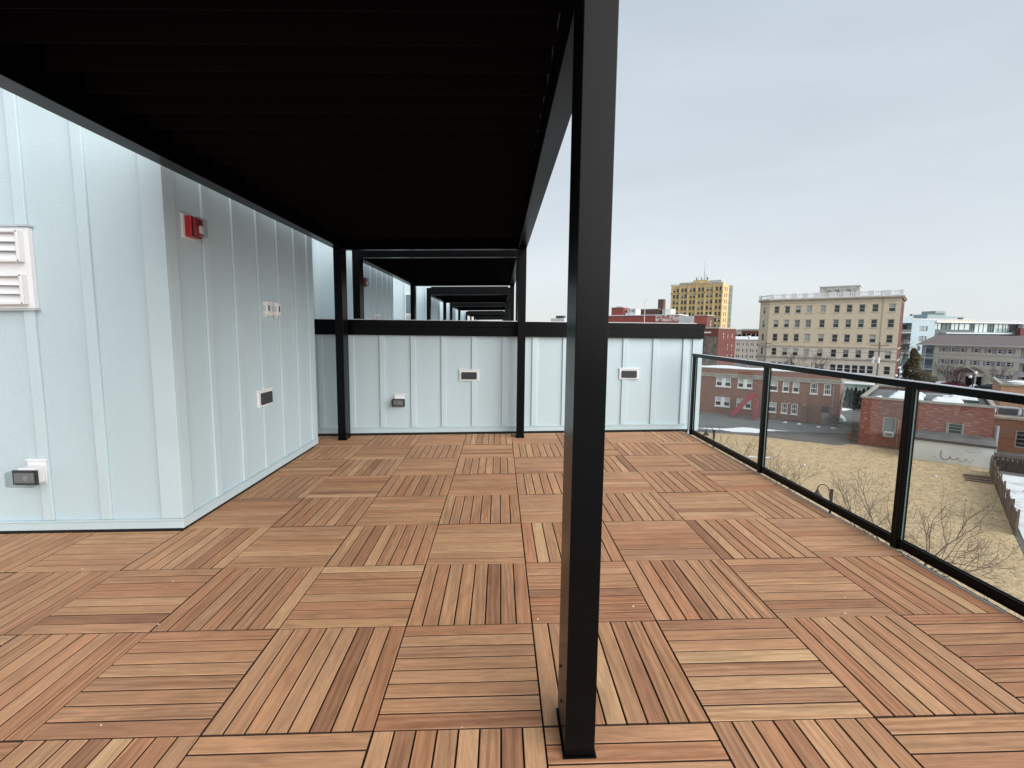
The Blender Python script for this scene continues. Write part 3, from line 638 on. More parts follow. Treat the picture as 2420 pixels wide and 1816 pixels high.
# dry grass tufts of the lawn, one mass
def in_poly(x, y, poly):
    c = False; n = len(poly)
    for i in range(n):
        x1, y1 = poly[i]; x2, y2 = poly[i-1]
        if (y1 > y) != (y2 > y) and x < (x2-x1)*(y-y1)/(y2-y1)+x1: c = not c
    return c
gv = []; gf = []
cnt = 0
while cnt < 60000:
    x, y = rnd.uniform(5, 45), rnd.uniform(8, 57)
    if rnd.random() > 1.15-0.012*y: continue
    if not in_poly(x, y, lawn_poly): continue
    cnt += 1; a = rnd.uniform(0, math.pi); hgt = rnd.uniform(.01, .05); l = rnd.uniform(.03, .12)
    dx, dy = math.cos(a)*l, math.sin(a)*l; ex, ey = rnd.uniform(-.12, .12), rnd.uniform(-.12, .12); b = len(gv)
    gv += [(x-dx, y-dy, ZG+.007), (x+dx, y+dy, ZG+.007), (x+ex, y+ey, ZG+hgt)]; gf.append((b, b+1, b+2))
gm = bpy.data.meshes.new('dry_grass'); gm.from_pydata(gv, [], gf); gm.materials.append(M_STRAW)
go = bpy.data.objects.new('dry_grass', gm); COL.objects.link(go); tag(go, 'dry straw coloured grass covering the vacant lot', 'grass', kind='stuff')

def snow(name, pts, label, z=ZG+.012, hgt=.10, jit=.25, m=None, group=None, sub=4):
    P = []
    n = len(pts)
    for i in range(n):
        a, b = pts[i], pts[(i+1) % n]
        for k in range(sub):
            t = k/sub; P.append((a[0]+(b[0]-a[0])*t+rnd.uniform(-jit, jit), a[1]+(b[1]-a[1])*t+rnd.uniform(-jit, jit)))
    c = (sum(p[0] for p in P)/len(P), sum(p[1] for p in P)/len(P)); N_ = len(P); V = []; F = []
    for s_, zz in ((1.0, 0), (.82, .6), (.45, 1.0)):
        for p in P: V.append((c[0]+(p[0]-c[0])*s_, c[1]+(p[1]-c[1])*s_, z+hgt*zz*rnd.uniform(.8, 1.1)))
    for r in range(2):
        for i in range(N_): F.append((r*N_+i, r*N_+(i+1) % N_, (r+1)*N_+(i+1) % N_, (r+1)*N_+i))
    V.append((c[0], c[1], z+hgt)); F += [(2*N_+i, 2*N_+(i+1) % N_, 3*N_) for i in range(N_)]
    mb = MB().add(V, F); o = mb.build('snow_patch' if name is None else name, m or M_SNOW, None, smooth=True)
    return tag(o, label, 'snow', group)
snow('snow_patch', [(24.6, 57.9), (28.7, 57.6), (31.2, 58.4), (33.4, 57.3), (36.2, 56.0), (33.0, 56.3), (31.1, 54.9), (28.7, 55.4), (27.6, 56.6)], 'long white streak of snow melting on the grey driveway', jit=.16, hgt=.05)
snow('snow_patch', [(24.0, 43.9), (26.4, 43.6), (26.3, 43.2), (24.3, 43.4)], 'thin sliver of snow on the dry lawn beside the middle railing post', jit=.08, hgt=.04)
snow('snow_pile', [(46.6, 62.4), (48.2, 63.2), (49.8, 66.2), (50.9, 69.2), (49.6, 69.6), (48.3, 66.8), (47.2, 64.6)], 'lumpy white snow pile beside the corner of the brown brick house', jit=.2, hgt=.75)
snow('snow_patch', [(54.0, 72.5), (56.6, 73.5), (57.4, 75.2), (55.2, 74.6)], 'small snow patch in the dark alley by the hedge', jit=.2, hgt=.25)
for k, (x, y) in enumerate([(38.6, 61.6), (39.9, 60.6), (41.2, 58.6), (42.6, 57.8)]):
    b = MB(); b.blob((x, y, ZG+.08), rnd.uniform(.2, .38), .16, .12, 8, 5, .25); tag(b.build('snow_clump', M_SNOW), ['largest snow clump on the verge beneath the brown brick house', 'snow clump between the verge edge and the tangled brush', 'little snow lump lying among fallen leaves near the driveway', 'last small snow lump at the foot of the tangled brush'][k], 'snow', 'snow clumps along the driveway verge')
# litter on the lawn
for k, (x, y) in enumerate([(27.8, 40.6), (33.5, 36.0), (37.0, 37.2), (25.6, 17.2)]):
    b = MB(); b.box(x-.11, x+.13, y-.09, y+.07, ZG+.03, ZG+.045); b.box(x-.02, x+.10, y+.02, y+.16, ZG+.05, ZG+.12)
    tag(b.build('litter', M_WHITE), ['white scrap of litter on the lawn right of the middle railing post', 'pale scrap of litter in the middle of the dry lawn', 'pale scrap of litter beside the weathered planks', 'white scrap of litter near the lower corner of the lawn'][k], 'litter', 'scraps of litter on the dry lawn')
# weathered planks lying on the grass
for k, (a, b_) in enumerate((((38.7, 36.3), (40.6, 35.2)), ((39.2, 36.9), (41.2, 35.8)), ((39.8, 37.6), (41.7, 36.6)))):
    A, B = Vector((*a, 0)), Vector((*b_, 0)); d = (B-A).normalized(); p = Vector((-d.y, d.x, 0))
    o = MB(); w0 = .22
    P = [A-p*w0, B-p*w0, B+p*w0, A+p*w0]
    o.add([(q.x, q.y, ZG+.02) for q in P]+[(q.x, q.y, ZG+.10+.03*k) for q in P], [(0,1,2,3), (4,5,6,7), (0,1,5,4), (1,2,6,5), (2,3,7,6), (3,0,4,7)])
    tag(o.build('plank', M_FENCE), ['grey weathered plank nearest the deck, lying by the fence end', 'middle weathered plank of the three on the grass by the fence', 'farthest weathered plank, closest to the grey painted wall'][k], 'plank', 'planks lying on the grass')

# ------------------------------------------------------------------ tan apartment block
G = 0.12
tan = thing('apartment_block', 'tall tan brick block with white rooftop balustrade and rows of windows', 'building', (70.1, 123.3, ZG), R_(-42.4))
cols = [(1.15, 2.32), (3.6, 4.77), (6.0, 7.18), (8.39, 9.6), (11.32, 12.5), (14.19, 15.35), (16.66, 17.82), (19.13, 20.27), (21.58, 22.76), (24.65, 25.85)]
rows = [(17.5, 19.25), (13.88, 15.76), (10.4, 12.22), (6.72, 8.65)]
opsU = [(a, b, c, d) for a, b in cols for c, d in rows[:3]]
m = MB(); wall_open(m, FRONT, 0, 26.8, 9.25, 20.6, opsU, .2); m.build('upper_wall', M_TAN, tan, frame=True)
grp = [(1.17, 2.37), (2.71, 3.81), (4.04, 5.21), (5.55, 6.70), (10.98, 11.88), (12.05, 13.05)] + [(14.2+1.465*k, 15.5+1.465*k) for k in range(6)] + [(24.72, 25.92)]
opsL = [(a, b, 6.72, 8.65) for a, b in cols] + [(a, b, 3.1, 5.05) for a, b in grp]
m = MB(); wall_open(m, FRONT, 0, 26.8, 0, 9.25, opsL, .2); m.build('lower_wall', M_PINKST, tan, frame=True)
chd = Vector((2.95, -2.98, 0)).normalized(); chn = Vector((-chd.y, chd.x, 0))
CH = lambda u, d, z: (-2.95+chd.x*u+chn.x*d, 2.98+chd.y*u+chn.y*d, z)
chops = [(1.55, 2.55, a, b) for a, b in rows]
m = MB(); wall_open(m, CH, 0, 4.19, 9.25, 20.6, chops[:3], .2); m.build('corner_wall', M_TAN, tan, frame=True)
m = MB(); wall_open(m, CH, 0, 4.19, 0, 9.25, chops[3:], .2); m.build('corner_base_wall', M_PINKST, tan, frame=True)
m = MB(); m.add([(26.8, 0, 0), (26.8, 15, 0), (26.8, 15, 20.6), (26.8, 0, 20.6)], [(0, 1, 2, 3)]); m.build('red_side_wall', M_REDB, tan, frame=True)
m = MB(); m.add([(-2.95, 2.98, 0), (-2.95, 15, 0), (-2.95, 15, 20.6), (-2.95, 2.98, 20.6), (26.8, 15, 0), (26.8, 15, 20.6)], [(0, 1, 2, 3), (1, 4, 5, 2)]); m.build('rear_wall', M_TAN, tan, frame=True)
OFF = lambda o: [(-2.95-o, 15), (-2.95-o, 2.98-o*.41), (-o*.41, -o), (26.8+o, -o), (26.8+o, 15)]
MB().extrude(OFF(.55), 20.75, 21.05).build('cornice', M_STONEP, tan, frame=True)
MB().extrude(OFF(.32), 20.5, 20.749).build('cornice_moulding', M_STONEP, tan, frame=True)
MB().extrude(OFF(.12), 9.02, 9.28).build('belt_course', M_STONEP, tan, frame=True)
MB().extrude(OFF(.25), 6.2, 6.5).build('belt_course', M_STONE, tan, frame=True)
MB().extrude(OFF(.06), 19.85, 19.98).build('belt_course', M_STONEP, tan, frame=True)
for a, b in [(-.1, .9), (2.7, 3.7), (5.1, 6.1), (7.6, 8.6), (9.9, 11.3), (12.8, 14.3), (15.7, 16.8), (18.2, 19.2), (20.7, 21.7), (23.1, 24.8), (26.3, 27.0)]:
    MB().box(a, b, -.2, .1, 21.06, 22.36).build('balustrade_pier', M_WWHITE, tan, frame=True)
m = MB(); m.box(-.1, 27, -.12, .0, 22.0, 22.2); m.box(-.1, 27, -.12, .0, 21.06, 21.3)
for k in range(62): x = .2+k*.43; m.tube((x, -.06, 21.3), (x, -.06, 22.0), .085, n=5)
for k in range(8): x, y = -2.9+k*.35, 2.85-k*.36; m.tube((x, y, 21.3), (x, y, 22.0), .085, n=5)
m.add([(-3.0, 2.9, 21.9), (0, -.12, 21.9), (0, -.12, 22.2), (-3, 2.9, 22.2), (-3.0, 2.9, 21.06), (0, -.12, 21.06), (0, -.12, 21.3), (-3, 2.9, 21.3)], [(0,1,2,3), (4,5,6,7)])
tag(m.build('balusters', M_WWHITE, tan, frame=True), kind='stuff')
MB().box(-3.3, -2.4, 2.6, 3.3, 21.06, 22.36).build('balustrade_pier', M_WWHITE, tan, frame=True)
m = MB(); wall_open(m, lambda u, d, z: (u, 4+d, z), 10.3, 18.5, 21, 24.0, [(11.6, 12.6, 21.9, 23.1), (13.4, 14.4, 21.9, 23.2), (15.6, 16.8, 21.9, 23.2)], .3); m.box(10.3, 18.5, 4.31, 9, 21, 23.98)
ph = m.build('roof_house', M_CONC, tan, frame=True)
MB().box(10.1, 18.7, 3.8, 9.2, 24.001, 24.2).build('roof_edge', M_WWHITE, tan, frame=True)
for a, b in cols:
    for r_i, (c, d) in enumerate(rows):
        q = rnd.random(); bl = None; fl = False
        k = cols.index((a, b))
        if (r_i, k) in ((0, 2), (0, 3), (0, 4), (1, 0), (1, 1), (2, 3), (2, 4), (3, 2), (3, 3), (3, 4), (0, 9), (3, 9), (3, 1), (2, 8)): bl = M_BLIND
        if (r_i, k) in ((0, 3), (0, 4), (2, 3), (3, 3), (1, 2), (1, 3)): fl = True; bl = bl or M_BLINDG
        if (r_i, k) in ((1, 5), (1, 6), (1, 7), (3, 6), (3, 7)): bl = M_BLINDG
        window(tan, (a+b)/2, c, b-a-.02, d-c-.02, M_CFR, M_PANE, 'sash', .08, bl, full=fl)
        MB().box(a-.14, b+.14, -.09, -.001, c-.16, c-.001).build('window_sill', M_CFR, tan, frame=True)
        if r_i < 3: MB().box(a-.1, b+.1, -.05, -.001, d+.001, d+.13).build('lintel', M_STONEP, tan, frame=True)
for a, b in grp: window(tan, (a+b)/2, 3.1, b-a-.02, 1.93, M_WFR if 14 < a < 23.5 else M_CFR, M_PANE, 'sash', .08, M_BLINDG if a < 13.5 else None)
for (a, b, c, d) in chops:
    mid = CH((a+b)/2, 0, 0); window(tan, 0, c, b-a-.02, d-c-.02, M_CFR, M_PANE, 'sash', .08, M_BLIND if c > 13 else None, side=(mid[0], mid[1]), rot=math.atan2(chd.y, chd.x))
m = MB(); m.tube((23.6, -.08, 9.3), (23.6, -.08, 20.5), .06, n=5); m.build('downpipe', M_STONE, tan, frame=True)

# ------------------------------------------------------------------ yellow tower
yel = thing('office_tower', 'yellow brick tower with paired windows and a roof mast, tallest on the skyline', 'building', (103.3, 290.6, ZG), R_(-44.0))
pc = [1.13, 3.25, 6.19, 8.15, 11.24, 13.2, 16.21, 18.22, 21.08, 23.26, 26.19, 28.3]
zr = [36.62-3.52*k for k in range(8)]
ops = [(u, u+1.5, z, z+2.3) for u in pc for z in zr]
m = MB(); wall_open(m, FRONT, 0, 30.4, 0, 40.6, ops, .35); m.add([(0, 0, 0), (0, 15.8, 0), (0, 15.8, 40.6), (0, 0, 40.6), (30.4, 15.8, 0), (30.4, 15.8, 40.6)], [(0,1,2,3), (1,4,5,2), (0,3,2,5) if 0 else (3, 2, 5)]); m.build('front_wall', M_YEL, yel, frame=True)
so = [(v, v+1.2, z, z+2.3) for v in (2.6, 5.6) for z in zr]
m = MB(); wall_open(m, SIDE(30.4), 0, 9.6, 0, 40.6, so, .3); m.build('side_wall', M_YEL, yel, frame=True)
so2 = [(11.8, 12.8, z, z+2.2) for z in zr]
m = MB(); wall_open(m, SIDE(30.4), 9.6, 15.8, 0, 40.4, so2, .3); m.build('dark_side_wall', M_YSIDE, yel, frame=True)  # rear part of the side, in dark grey-green render
MB().box(0, 30.39, .01, 15.79, 40.3, 40.35).build('roof', M_CONC, yel, frame=True)
for (u, z) in [(u, z) for u in pc for z in zr]:
    window(yel, u+.75, z, 1.48, 2.28, M_YELD, M_PANE, 'sash', .10, M_BLIND if rnd.random() < .38 else None)
for (a, b, c, d) in so: window(yel, (a+b)/2, c, 1.18, 2.28, M_YELD, M_PANE, 'sash', .1, side=30.4)
for (a, b, c, d) in so2: window(yel, (a+b)/2, c, .98, 2.18, M_YELD, M_PANE, 'sash', .1, side=30.4)
for u in (.35, 5.3, 10.35, 15.3, 20.2, 25.2, 30.05):
    MB().box(u-.28, u+.28, -.35, -.002, 0, 40.9).build('pilaster', M_YEL, yel, frame=True)
    MB().box(u-.5, u+.5, -.6, -.36, 35.6, 36.5).build('bracket', M_YELD, yel, frame=True)
for z in zr: 
    MB().box(.64, 30.2, -.10, -.001, z-.42, z-.22).build('sill_course', M_YELD, yel, frame=True)
MB().box(-.3, 30.7, -.5, .1, 40.91, 41.3).build('parapet_cap', M_YELD, yel, frame=True)
m = MB(); wall_open(m, lambda u, d, z: (u, 3.0+d, z), 11.8, 20.3, 40.4, 43.6, [(12.4, 13.6, 41.2, 42.2)], .2); m.box(11.8, 20.3, 3.21, 11, 40.4, 43.59); m.build('roof_tower', M_YEL, yel, frame=True)
for a, b, z in ((3.5, 11.75, 42.4), (20.35, 27.9, 42.8)):
    m = MB(); wall_open(m, lambda u, d, z_: (u, 3.6+d, z_), a, b, 40.4, z, [(a+2.2+k*2, a+3.2+k*2, 41.2, 42.0) for k in range(2)], .3); m.box(a, b, 3.91, 9, 40.4, z-.01); m.build('roof_house', M_OFFW, yel, frame=True)
    MB().box(a-.3, b+.3, 3.2, 9.3, z+.001, z+.25).build('roof_edge', M_WWHITE, yel, frame=True)
mast = MB().tube((17.2, 6, 43.6), (17.2, 6, 48.5), .22, .16, 5).build('mast', M_METG, yel, frame=True)
MB().tube((17.2, 6, 48.5), (17.2, 6, 54.6), .13, .05, 5).build('mast_tip', M_METG, mast, frame=True)
for (x, h_, r) in ((12.6, 2.2, .1), (13.4, 1.6, .3), (14.2, 2.6, .08), (18.3, 2.4, .08), (19.2, 3.0, .09), (19.8, 1.4, .35), (16.2, 1.7, .3)): MB().tube((x, 5, 43.6), (x+rnd.uniform(-.5, .5), 5, 43.6+h_), r, r*.8, 5).build('roof_antenna', M_DKRF, yel, frame=True)

# ------------------------------------------------------------------ long red parapet building and its roof pieces
GA = R_(-43)
def bldg(name, label, cx, cy, cat='building', ang=GA): return thing(name, label, cat, (cx, cy, ZG), ang)
red = bldg('long_brick_building', 'long building with bright red painted parapet behind the black coping', 52.0, 138.5)
m = MB().box(-32.4, -4.6, 0, 7, 0, 17.25); m.build('red_wall', M_REDP, red, frame=True)
MB().box(-7.2, -.0, -.05, -.001, 15.6, 17.4).build('peeling_paint', M_PEEL, red, frame=True)
MB().box(-4.59, 0, 0, 7, 0, 17.3).build('red_wall', M_REDP, red, frame=True)
MB().box(.01, 7.15, .1, 7, 0, 17.1).build('white_wall', M_OFFW, red, frame=True)
MB().box(-32.6, .1, -.15, 7.1, 17.401, 17.62).build('snowy_coping', M_SNOW, red, frame=True)
rh = MB().box(-22.45, -18.2, .3, 4.3, 17.63, 19.95).build('roof_house', M_REDP, red, frame=True)
MB().box(-22.6, -18.05, .2, 4.4, 19.951, 20.15).build('roof_edge', M_STONE, rh, frame=True)
MB().box(-21.2, -19.4, 1, 2, 20.151, 20.4).build('roof_vent', M_METG, rh, frame=True)
wh = MB().box(-17.9, -14.3, 1.0, 4.3, 17.63, 19.5).build('white_roof_house', M_OFFW, red, frame=True)
m = MB().box(-17.7, -17.2, .93, .999, 18.4, 19.2); m.box(-15.4, -15.0, .93, .999, 18.7, 19.1); m.build('vent_opening', M_DARK, wh, frame=True)
m = MB(); [m.tube((x, .8, 17.7), (x, .8, 19.9), .05, n=4) for x in (-16.5, -14.4)]; [m.tube((-16.5, .8, z), (-14.4, .8, z), .05, n=4) for z in (19.0, 19.6)]; m.build('pipe_rack', M_METG, wh, frame=True)
rt = bldg('brick_tower_block', 'small square red brick tower just above the right end of the black coping', 50.7, 116.3)
MB().box(-3.1, 0, 0, 5.1, 0, 16.45).build('wall', M_REDP, rt, frame=True)
MB().box(.001, .04, 0.03, 5.07, 0, 16.44).build('brown_side_wall', M_BROWNB, rt, frame=True)  # thin dark brown brick facing over the right side
MB().box(.041, .08, 2.55, 2.95, 13.6, 15.3).build('white_slit', M_PEEL, rt, frame=True)
MB().box(-3.25, .15, -.15, 5.2, 16.451, 16.7).build('roof_edge', M_STONE, rt, frame=True)
bb = bldg('windowless_brick_building', 'dark red brick building with tall white slits and a weathered wall panel', 49.0, 105.9)
MB().box(-9, 0, 0, 12.5, 0, 13.2).build('wall', M_REDB, bb, frame=True)
MB().box(-9.1, .12, -.12, 12.6, 13.201, 13.5).build('stone_coping', M_STONEP, bb, frame=True)
MB().box(-3.1, -.12, -.06, -.001, 4, 11.4).build('weathered_panel', mat('sooty_mottled_render', (0.24, 0.20, 0.155), 0.9, col2=(0.055, 0.055, 0.055), scale=0.9, stretch=(1, 1, .5), detail=9), bb, frame=True)
MB().box(-3.2, -1.6, -.10, -.001, 12.15, 12.45).build('white_ledge', M_WWHITE, bb, frame=True)
for v, a, b in ((3.6, 10.85, 12.25), (6.6, 10.85, 12.25), (9.8, 10.85, 12.25), (6.7, 8.3, 9.6), (9.85, 8.2, 9.6), (3.8, 8.3, 8.5), (3.8, 6.7, 7.2), (6.8, 6.7, 7.2), (10.0, 6.7, 7.2)):
    MB().box(.001, .05, v-.13, v+.13, a, b).build('white_slit', M_PEEL, bb, frame=True)
ch = bldg('chimney_building', 'dark brown brick building with a tall square chimney on the skyline', 86.3, 259.2)
MB().box(-11.5, 0, 0, 8, 0, 25.2).build('wall', M_BROWNB, ch, frame=True)
MB().box(-11.6, .1, -.1, 8.1, 25.201, 25.5).build('roof_edge', M_STONE, ch, frame=True)
MB().box(-1.6, 1.5, 1, 3.6, 25.51, 30.6).build('chimney', M_BROWNB, ch, frame=True)
wt = tag(MB().extrude([(91+2.6*math.cos(a/8*math.tau)*1.4, 258+2.4*math.sin(a/8*math.tau)) for a in range(8)], ZG, 14.9).build('storage_tank', M_OFFW), 'pale roof tank immediately right of the square brick chimney', 'tank')
sn = bldg('white_roof_house', 'low white rooftop structure left of the big front post', 26.5, 199)
MB().box(-7, 0, 0, 4, 0, 17.9).build('wall', M_OFFW, sn, frame=True); MB().box(-5, -1.5, 1, 3, 17.91, 19).build('roof_unit', M_DKRF, sn, frame=True)

# pinkish block, parking garage, hills
pk = bldg('pale_pink_block', 'pale pinkish block under a snowy roof left of the tan block', 102.9, 186.7)
pu = [-8.78, -8.0, -6.55, -5.1, -3.55, -2.8, -1.3]
ops = [(u, u+.55, z, z+1.1) for u in pu for z in (7.55, 5.1, 2.6)]
m = MB(); wall_open(m, FRONT, -12, 0, 0, 10.0, ops, .2); m.box(-12, 0, .21, 9, 0, 9.99); m.build('wall', M_PINKST, pk, frame=True)
for a, b, c, d in ops: window(pk, (a+b)/2, c, .53, 1.08, M_WFR, M_PANE, 'sash', .05)
MB().prof([(-.4, 10.01), (9, 10.01), (9, 11.2), (.3, 11.0)], -12.3, .3, 'x').build('snowy_roof', M_SNOW, pk, frame=True)
ga = bldg('parking_garage', 'grey open sided parking garage with snow on its top deck', 162.6, 296.3)
for z in (0, 3.2, 6.4, 9.3, 13.4): MB().box(-22, 12, 0, 14, z, z+.7).build('floor_slab', M_CONC, ga, frame=True)
MB().box(-22, -11, -.1, -.001, 12.2, 14.6).build('parapet', M_CONC, ga, frame=True); MB().box(-10.9, 12, -.1, -.001, 12.6, 14.6).build('parapet', M_REDB, ga, frame=True)
MB().box(-21.8, 11.8, 9, 13.8, .8, 13.3).build('dark_interior', M_DARK, ga, frame=True)
for k in range(13): MB().box(-22+k*2.75, -21.6+k*2.75, -.05, .5, .71, 13.39).build('column', M_CONC, ga, frame=True)
m = MB(); m.box(-22, 12, .1, 13.9, 14.11, 14.3); m.build('snow_cover', M_SNOW, ga, frame=True)
hv = []; hf = []; nx = 90
for i in range(nx):
    a = -0.55+1.6*i/(nx-1)
    for (R0, hh) in ((1300, -12), (1500, 0), (1900, -12)):
        hz = 17+7*math.sin(i*.21)+4*math.sin(i*.67+1)+rnd.uniform(-1.2, 1.2)
        hv.append((math.sin(a)*R0, math.cos(a)*R0, ZG+(hz+12 if hh == 0 else 0)))
for i in range(nx-1):
    for j in range(2): hf.append((i*3+j, i*3+j+1, (i+1)*3+j+1, (i+1)*3+j))
hm = bpy.data.meshes.new('hills'); hm.from_pydata(hv, [], hf); hm.materials.append(M_HILL); ho = bpy.data.objects.new('hills', hm); COL.objects.link(ho); ho['kind'] = 'structure'

# ------------------------------------------------------------------ two-storey brown brick house with snowy roof
b2 = thing('brick_house', 'two storey brown brick building with white windows and snow on its flat roof', 'building', (31.0, 70.7, ZG), R_(-39.0))
dbl = [(1.88, 3.95), (4.9, 6.85)]; up = [(9.0, 10.12), (10.72, 11.5), (11.93, 12.72), (14.02, 14.86), (15.57, 16.36)]; lo = [(9.03, 10.12), (10.72, 11.5), (11.93, 12.72)]
ops = [(a, b, 4.15, 5.48) for a, b in dbl] + [(a, b, 1.18, 2.55) for a, b in dbl] + [(a, b, 4.05, 5.45) for a, b in up] + [(a, b, 1.03, 2.45) for a, b in lo] + [(15.5, 16.3, 0.05, 2.42)]
m = MB(); wall_open(m, FRONT, -9, 17.35, 0, 5.52, ops, .16); m.build('front_wall', M_B2, b2, frame=True)
sops = [(2.3, 2.95, 4.1, 5.45), (6.1, 6.75, 4.1, 5.45)]
m = MB(); wall_open(m, SIDE(17.35), 0, 8.1, 0, 5.52, sops, .16); m.build('side_wall', M_B2, b2, frame=True)
MB().box(-9, 17.34, 8.0, 8.1, 0, 5.52).build('rear_wall', M_B2, b2, frame=True)
MB().box(-9.15, 17.5, -.15, 8.25, 5.521, 6.08).build('cornice', M_CORN, b2, frame=True)
MB().box(-9.22, 17.57, -.22, 8.3, 5.92, 6.081).build('cornice_lip', M_CORN, b2, frame=True)
MB().box(-9, 17.35, 0, .3, 6.082, 6.78).build('parapet', M_B2, b2, frame=True)
MB().box(17.05, 17.35, .301, 8.1, 6.082, 6.78).build('parapet', M_B2, b2, frame=True)
MB().box(-9, 17.04, 7.8, 8.1, 6.082, 6.78).build('parapet', M_B2, b2, frame=True)
MB().box(-9.05, 17.4, -.05, .33, 6.781, 6.88).build('parapet_cap', M_STONE, b2, frame=True)
MB().box(-8.9, 17.0, .31, 7.79, 6.2, 6.3).build('roof', M_ROOFG, b2, frame=True)
m = MB(); nx_, ny_ = 26, 10; V = []; F = []
for i in range(nx_):
    for j in range(ny_):
        V.append((-8.8+i*25.7/(nx_-1), .4+j*7.3/(ny_-1), 6.72+.10*math.sin(i*.9+j*.6)+rnd.uniform(-.05, .05)+(.12 if j == 4+int(2*math.sin(i*.3)) else 0)))
for i in range(nx_-1):
    for j in range(ny_-1): F.append((i*ny_+j, i*ny_+j+1, (i+1)*ny_+j+1, (i+1)*ny_+j))
m.add(V, F); so_ = m.build('roof_snow', M_SNOW, b2, frame=True, smooth=True)
MB().box(10.0, 10.5, 3.3, 3.7, 6.8, 7.5).build('roof_vent', M_METG, b2, frame=True)
def dwin(u0, u1, z0, z1):
    wd = (u1-u0-.34)/2
    window(b2, u0+wd/2, z0, wd, z1-z0, M_WFR, M_PANE, 'sash', .09, M_CURT); window(b2, u1-wd/2, z0, wd, z1-z0, M_WFR, M_PANE, 'sash', .09, M_CURT)
    MB().box(u0+wd, u1-wd, .0, .12, z0, z1).build('mullion', M_WFR, b2, frame=True)
for a, b in dbl:
    dwin(a, b, 4.15, 5.48); dwin(a, b, 1.18, 2.55)
for a, b in up: window(b2, (a+b)/2, 4.05, b-a-.01, 1.4, M_WFR, M_PANE, 'grid' if a > 13 else 'sash', .09, M_CURT if a < 13 else None)
for a, b in lo: window(b2, (a+b)/2, 1.03, b-a-.01, 1.42, M_WFR, M_PANE, 'sash' if a < 10 else 'grid', .09, M_CURT if a < 10 else None)
for a, b, c, d in sops: window(b2, (a+b)/2, c, b-a, d-c, M_WFR, M_PANE, 'grid', .09, side=17.35)
for (a, b, c) in [(a, b, 4.15) for a, b in dbl]+[(a, b, 1.18) for a, b in dbl]+[(a, b, 4.05) for a, b in up]+[(a, b, 1.03) for a, b in lo]:
    MB().box(a-.08, b+.08, -.10, -.001, c-.13, c-.001).build('window_sill', M_WFR, b2, frame=True)
for u, z in ((2.9, 2.72), (5.85, 2.68), (9.55, 2.66), (11.1, 2.66), (12.3, 2.66)): MB().box(u-.07, u+.07, -.04, -.001, z, z+.16).build('keystone', M_CORN, b2, frame=True)
dr = MB().box(15.52, 16.28, .08, .13, .06, 1.6).build('door', M_CORN, b2, frame=True); MB().box(15.52, 16.28, .08, .13, 1.62, 2.40).build('transom_panel', M_DKRF, b2, frame=True)
MB().box(16.2, 16.27, .03, .079, .8, .9).build('door_handle', M_METG, dr, frame=True)
MB().box(13.32, 13.62, -.14, -.001, 2.28, 2.55).build('wall_box', M_CORN, b2, frame=True)
MB().box(11.6, 11.75, -.14, -.001, 2.5, 2.62).build('wall_lamp', M_WHITE, b2, frame=True)
m = MB().path([(16.62, -.05, 5.5), (16.66, -.05, 2.5)], .035, 5); m.build('cable_pipe', M_CORN, b2, frame=True)
m = MB().path([(17.42, 1.1, 0), (17.42, 1.1, 2.6)], .05, 5); m.build('downpipe', M_CORN, b2, frame=True)
m = MB().path([(17.42, 1.6, 1.6), (17.42, 1.6, 3.2), (17.42, 6.5, 4.2)], .05, 5); m.path([(17.42, 1.6, 3.2), (17.42, 5, 2.6)], .04, 4); m.build('iron_brace', M_IRON, b2, frame=True)
# solid red arch built for a red curve seen in the first glass panel
m = MB(); ctr = [(4.75, .25), (5.15, .72), (5.6, 1.25), (6.0, 1.85), (6.35, 2.4), (6.7, 2.85), (7.05, 3.15), (7.45, 3.35), (7.95, 3.42)]
for (a, b) in zip(ctr[:-1], ctr[1:]):
    m.add([(a[0]-.15, -2.2, a[1]+.34), (b[0]-.15, -2.2, b[1]+.34), (b[0]+.16, -2.2, b[1]-.34), (a[0]+.16, -2.2, a[1]-.34),
           (a[0]-.15, -1.5, a[1]+.34), (b[0]-.15, -1.5, b[1]+.34), (b[0]+.16, -1.5, b[1]-.34), (a[0]+.16, -1.5, a[1]-.34)], [(0,1,2,3), (4,5,6,7), (0,1,5,4), (3,2,6,7)])
sl_ = thing('red_arch', 'faint red curved arch standing before the brown brick building', 'slide', tuple(world_of(b2) @ Vector((6.4, -1.9, 0))), R_(-39.0))  # solid arch for a red curve seen in the glass, filed as a slide
mm = Matrix.Translation(-Vector((6.4, -1.9, 0))); m.v = [tuple(mm @ Vector(p)) for p in m.v]
m.build('arch_band', M_REDS, sl_, frame=True)
MB().box(1.22, 1.62, -.3, .4, 0, 3.0).build('support', M_REDS, sl_, frame=True)

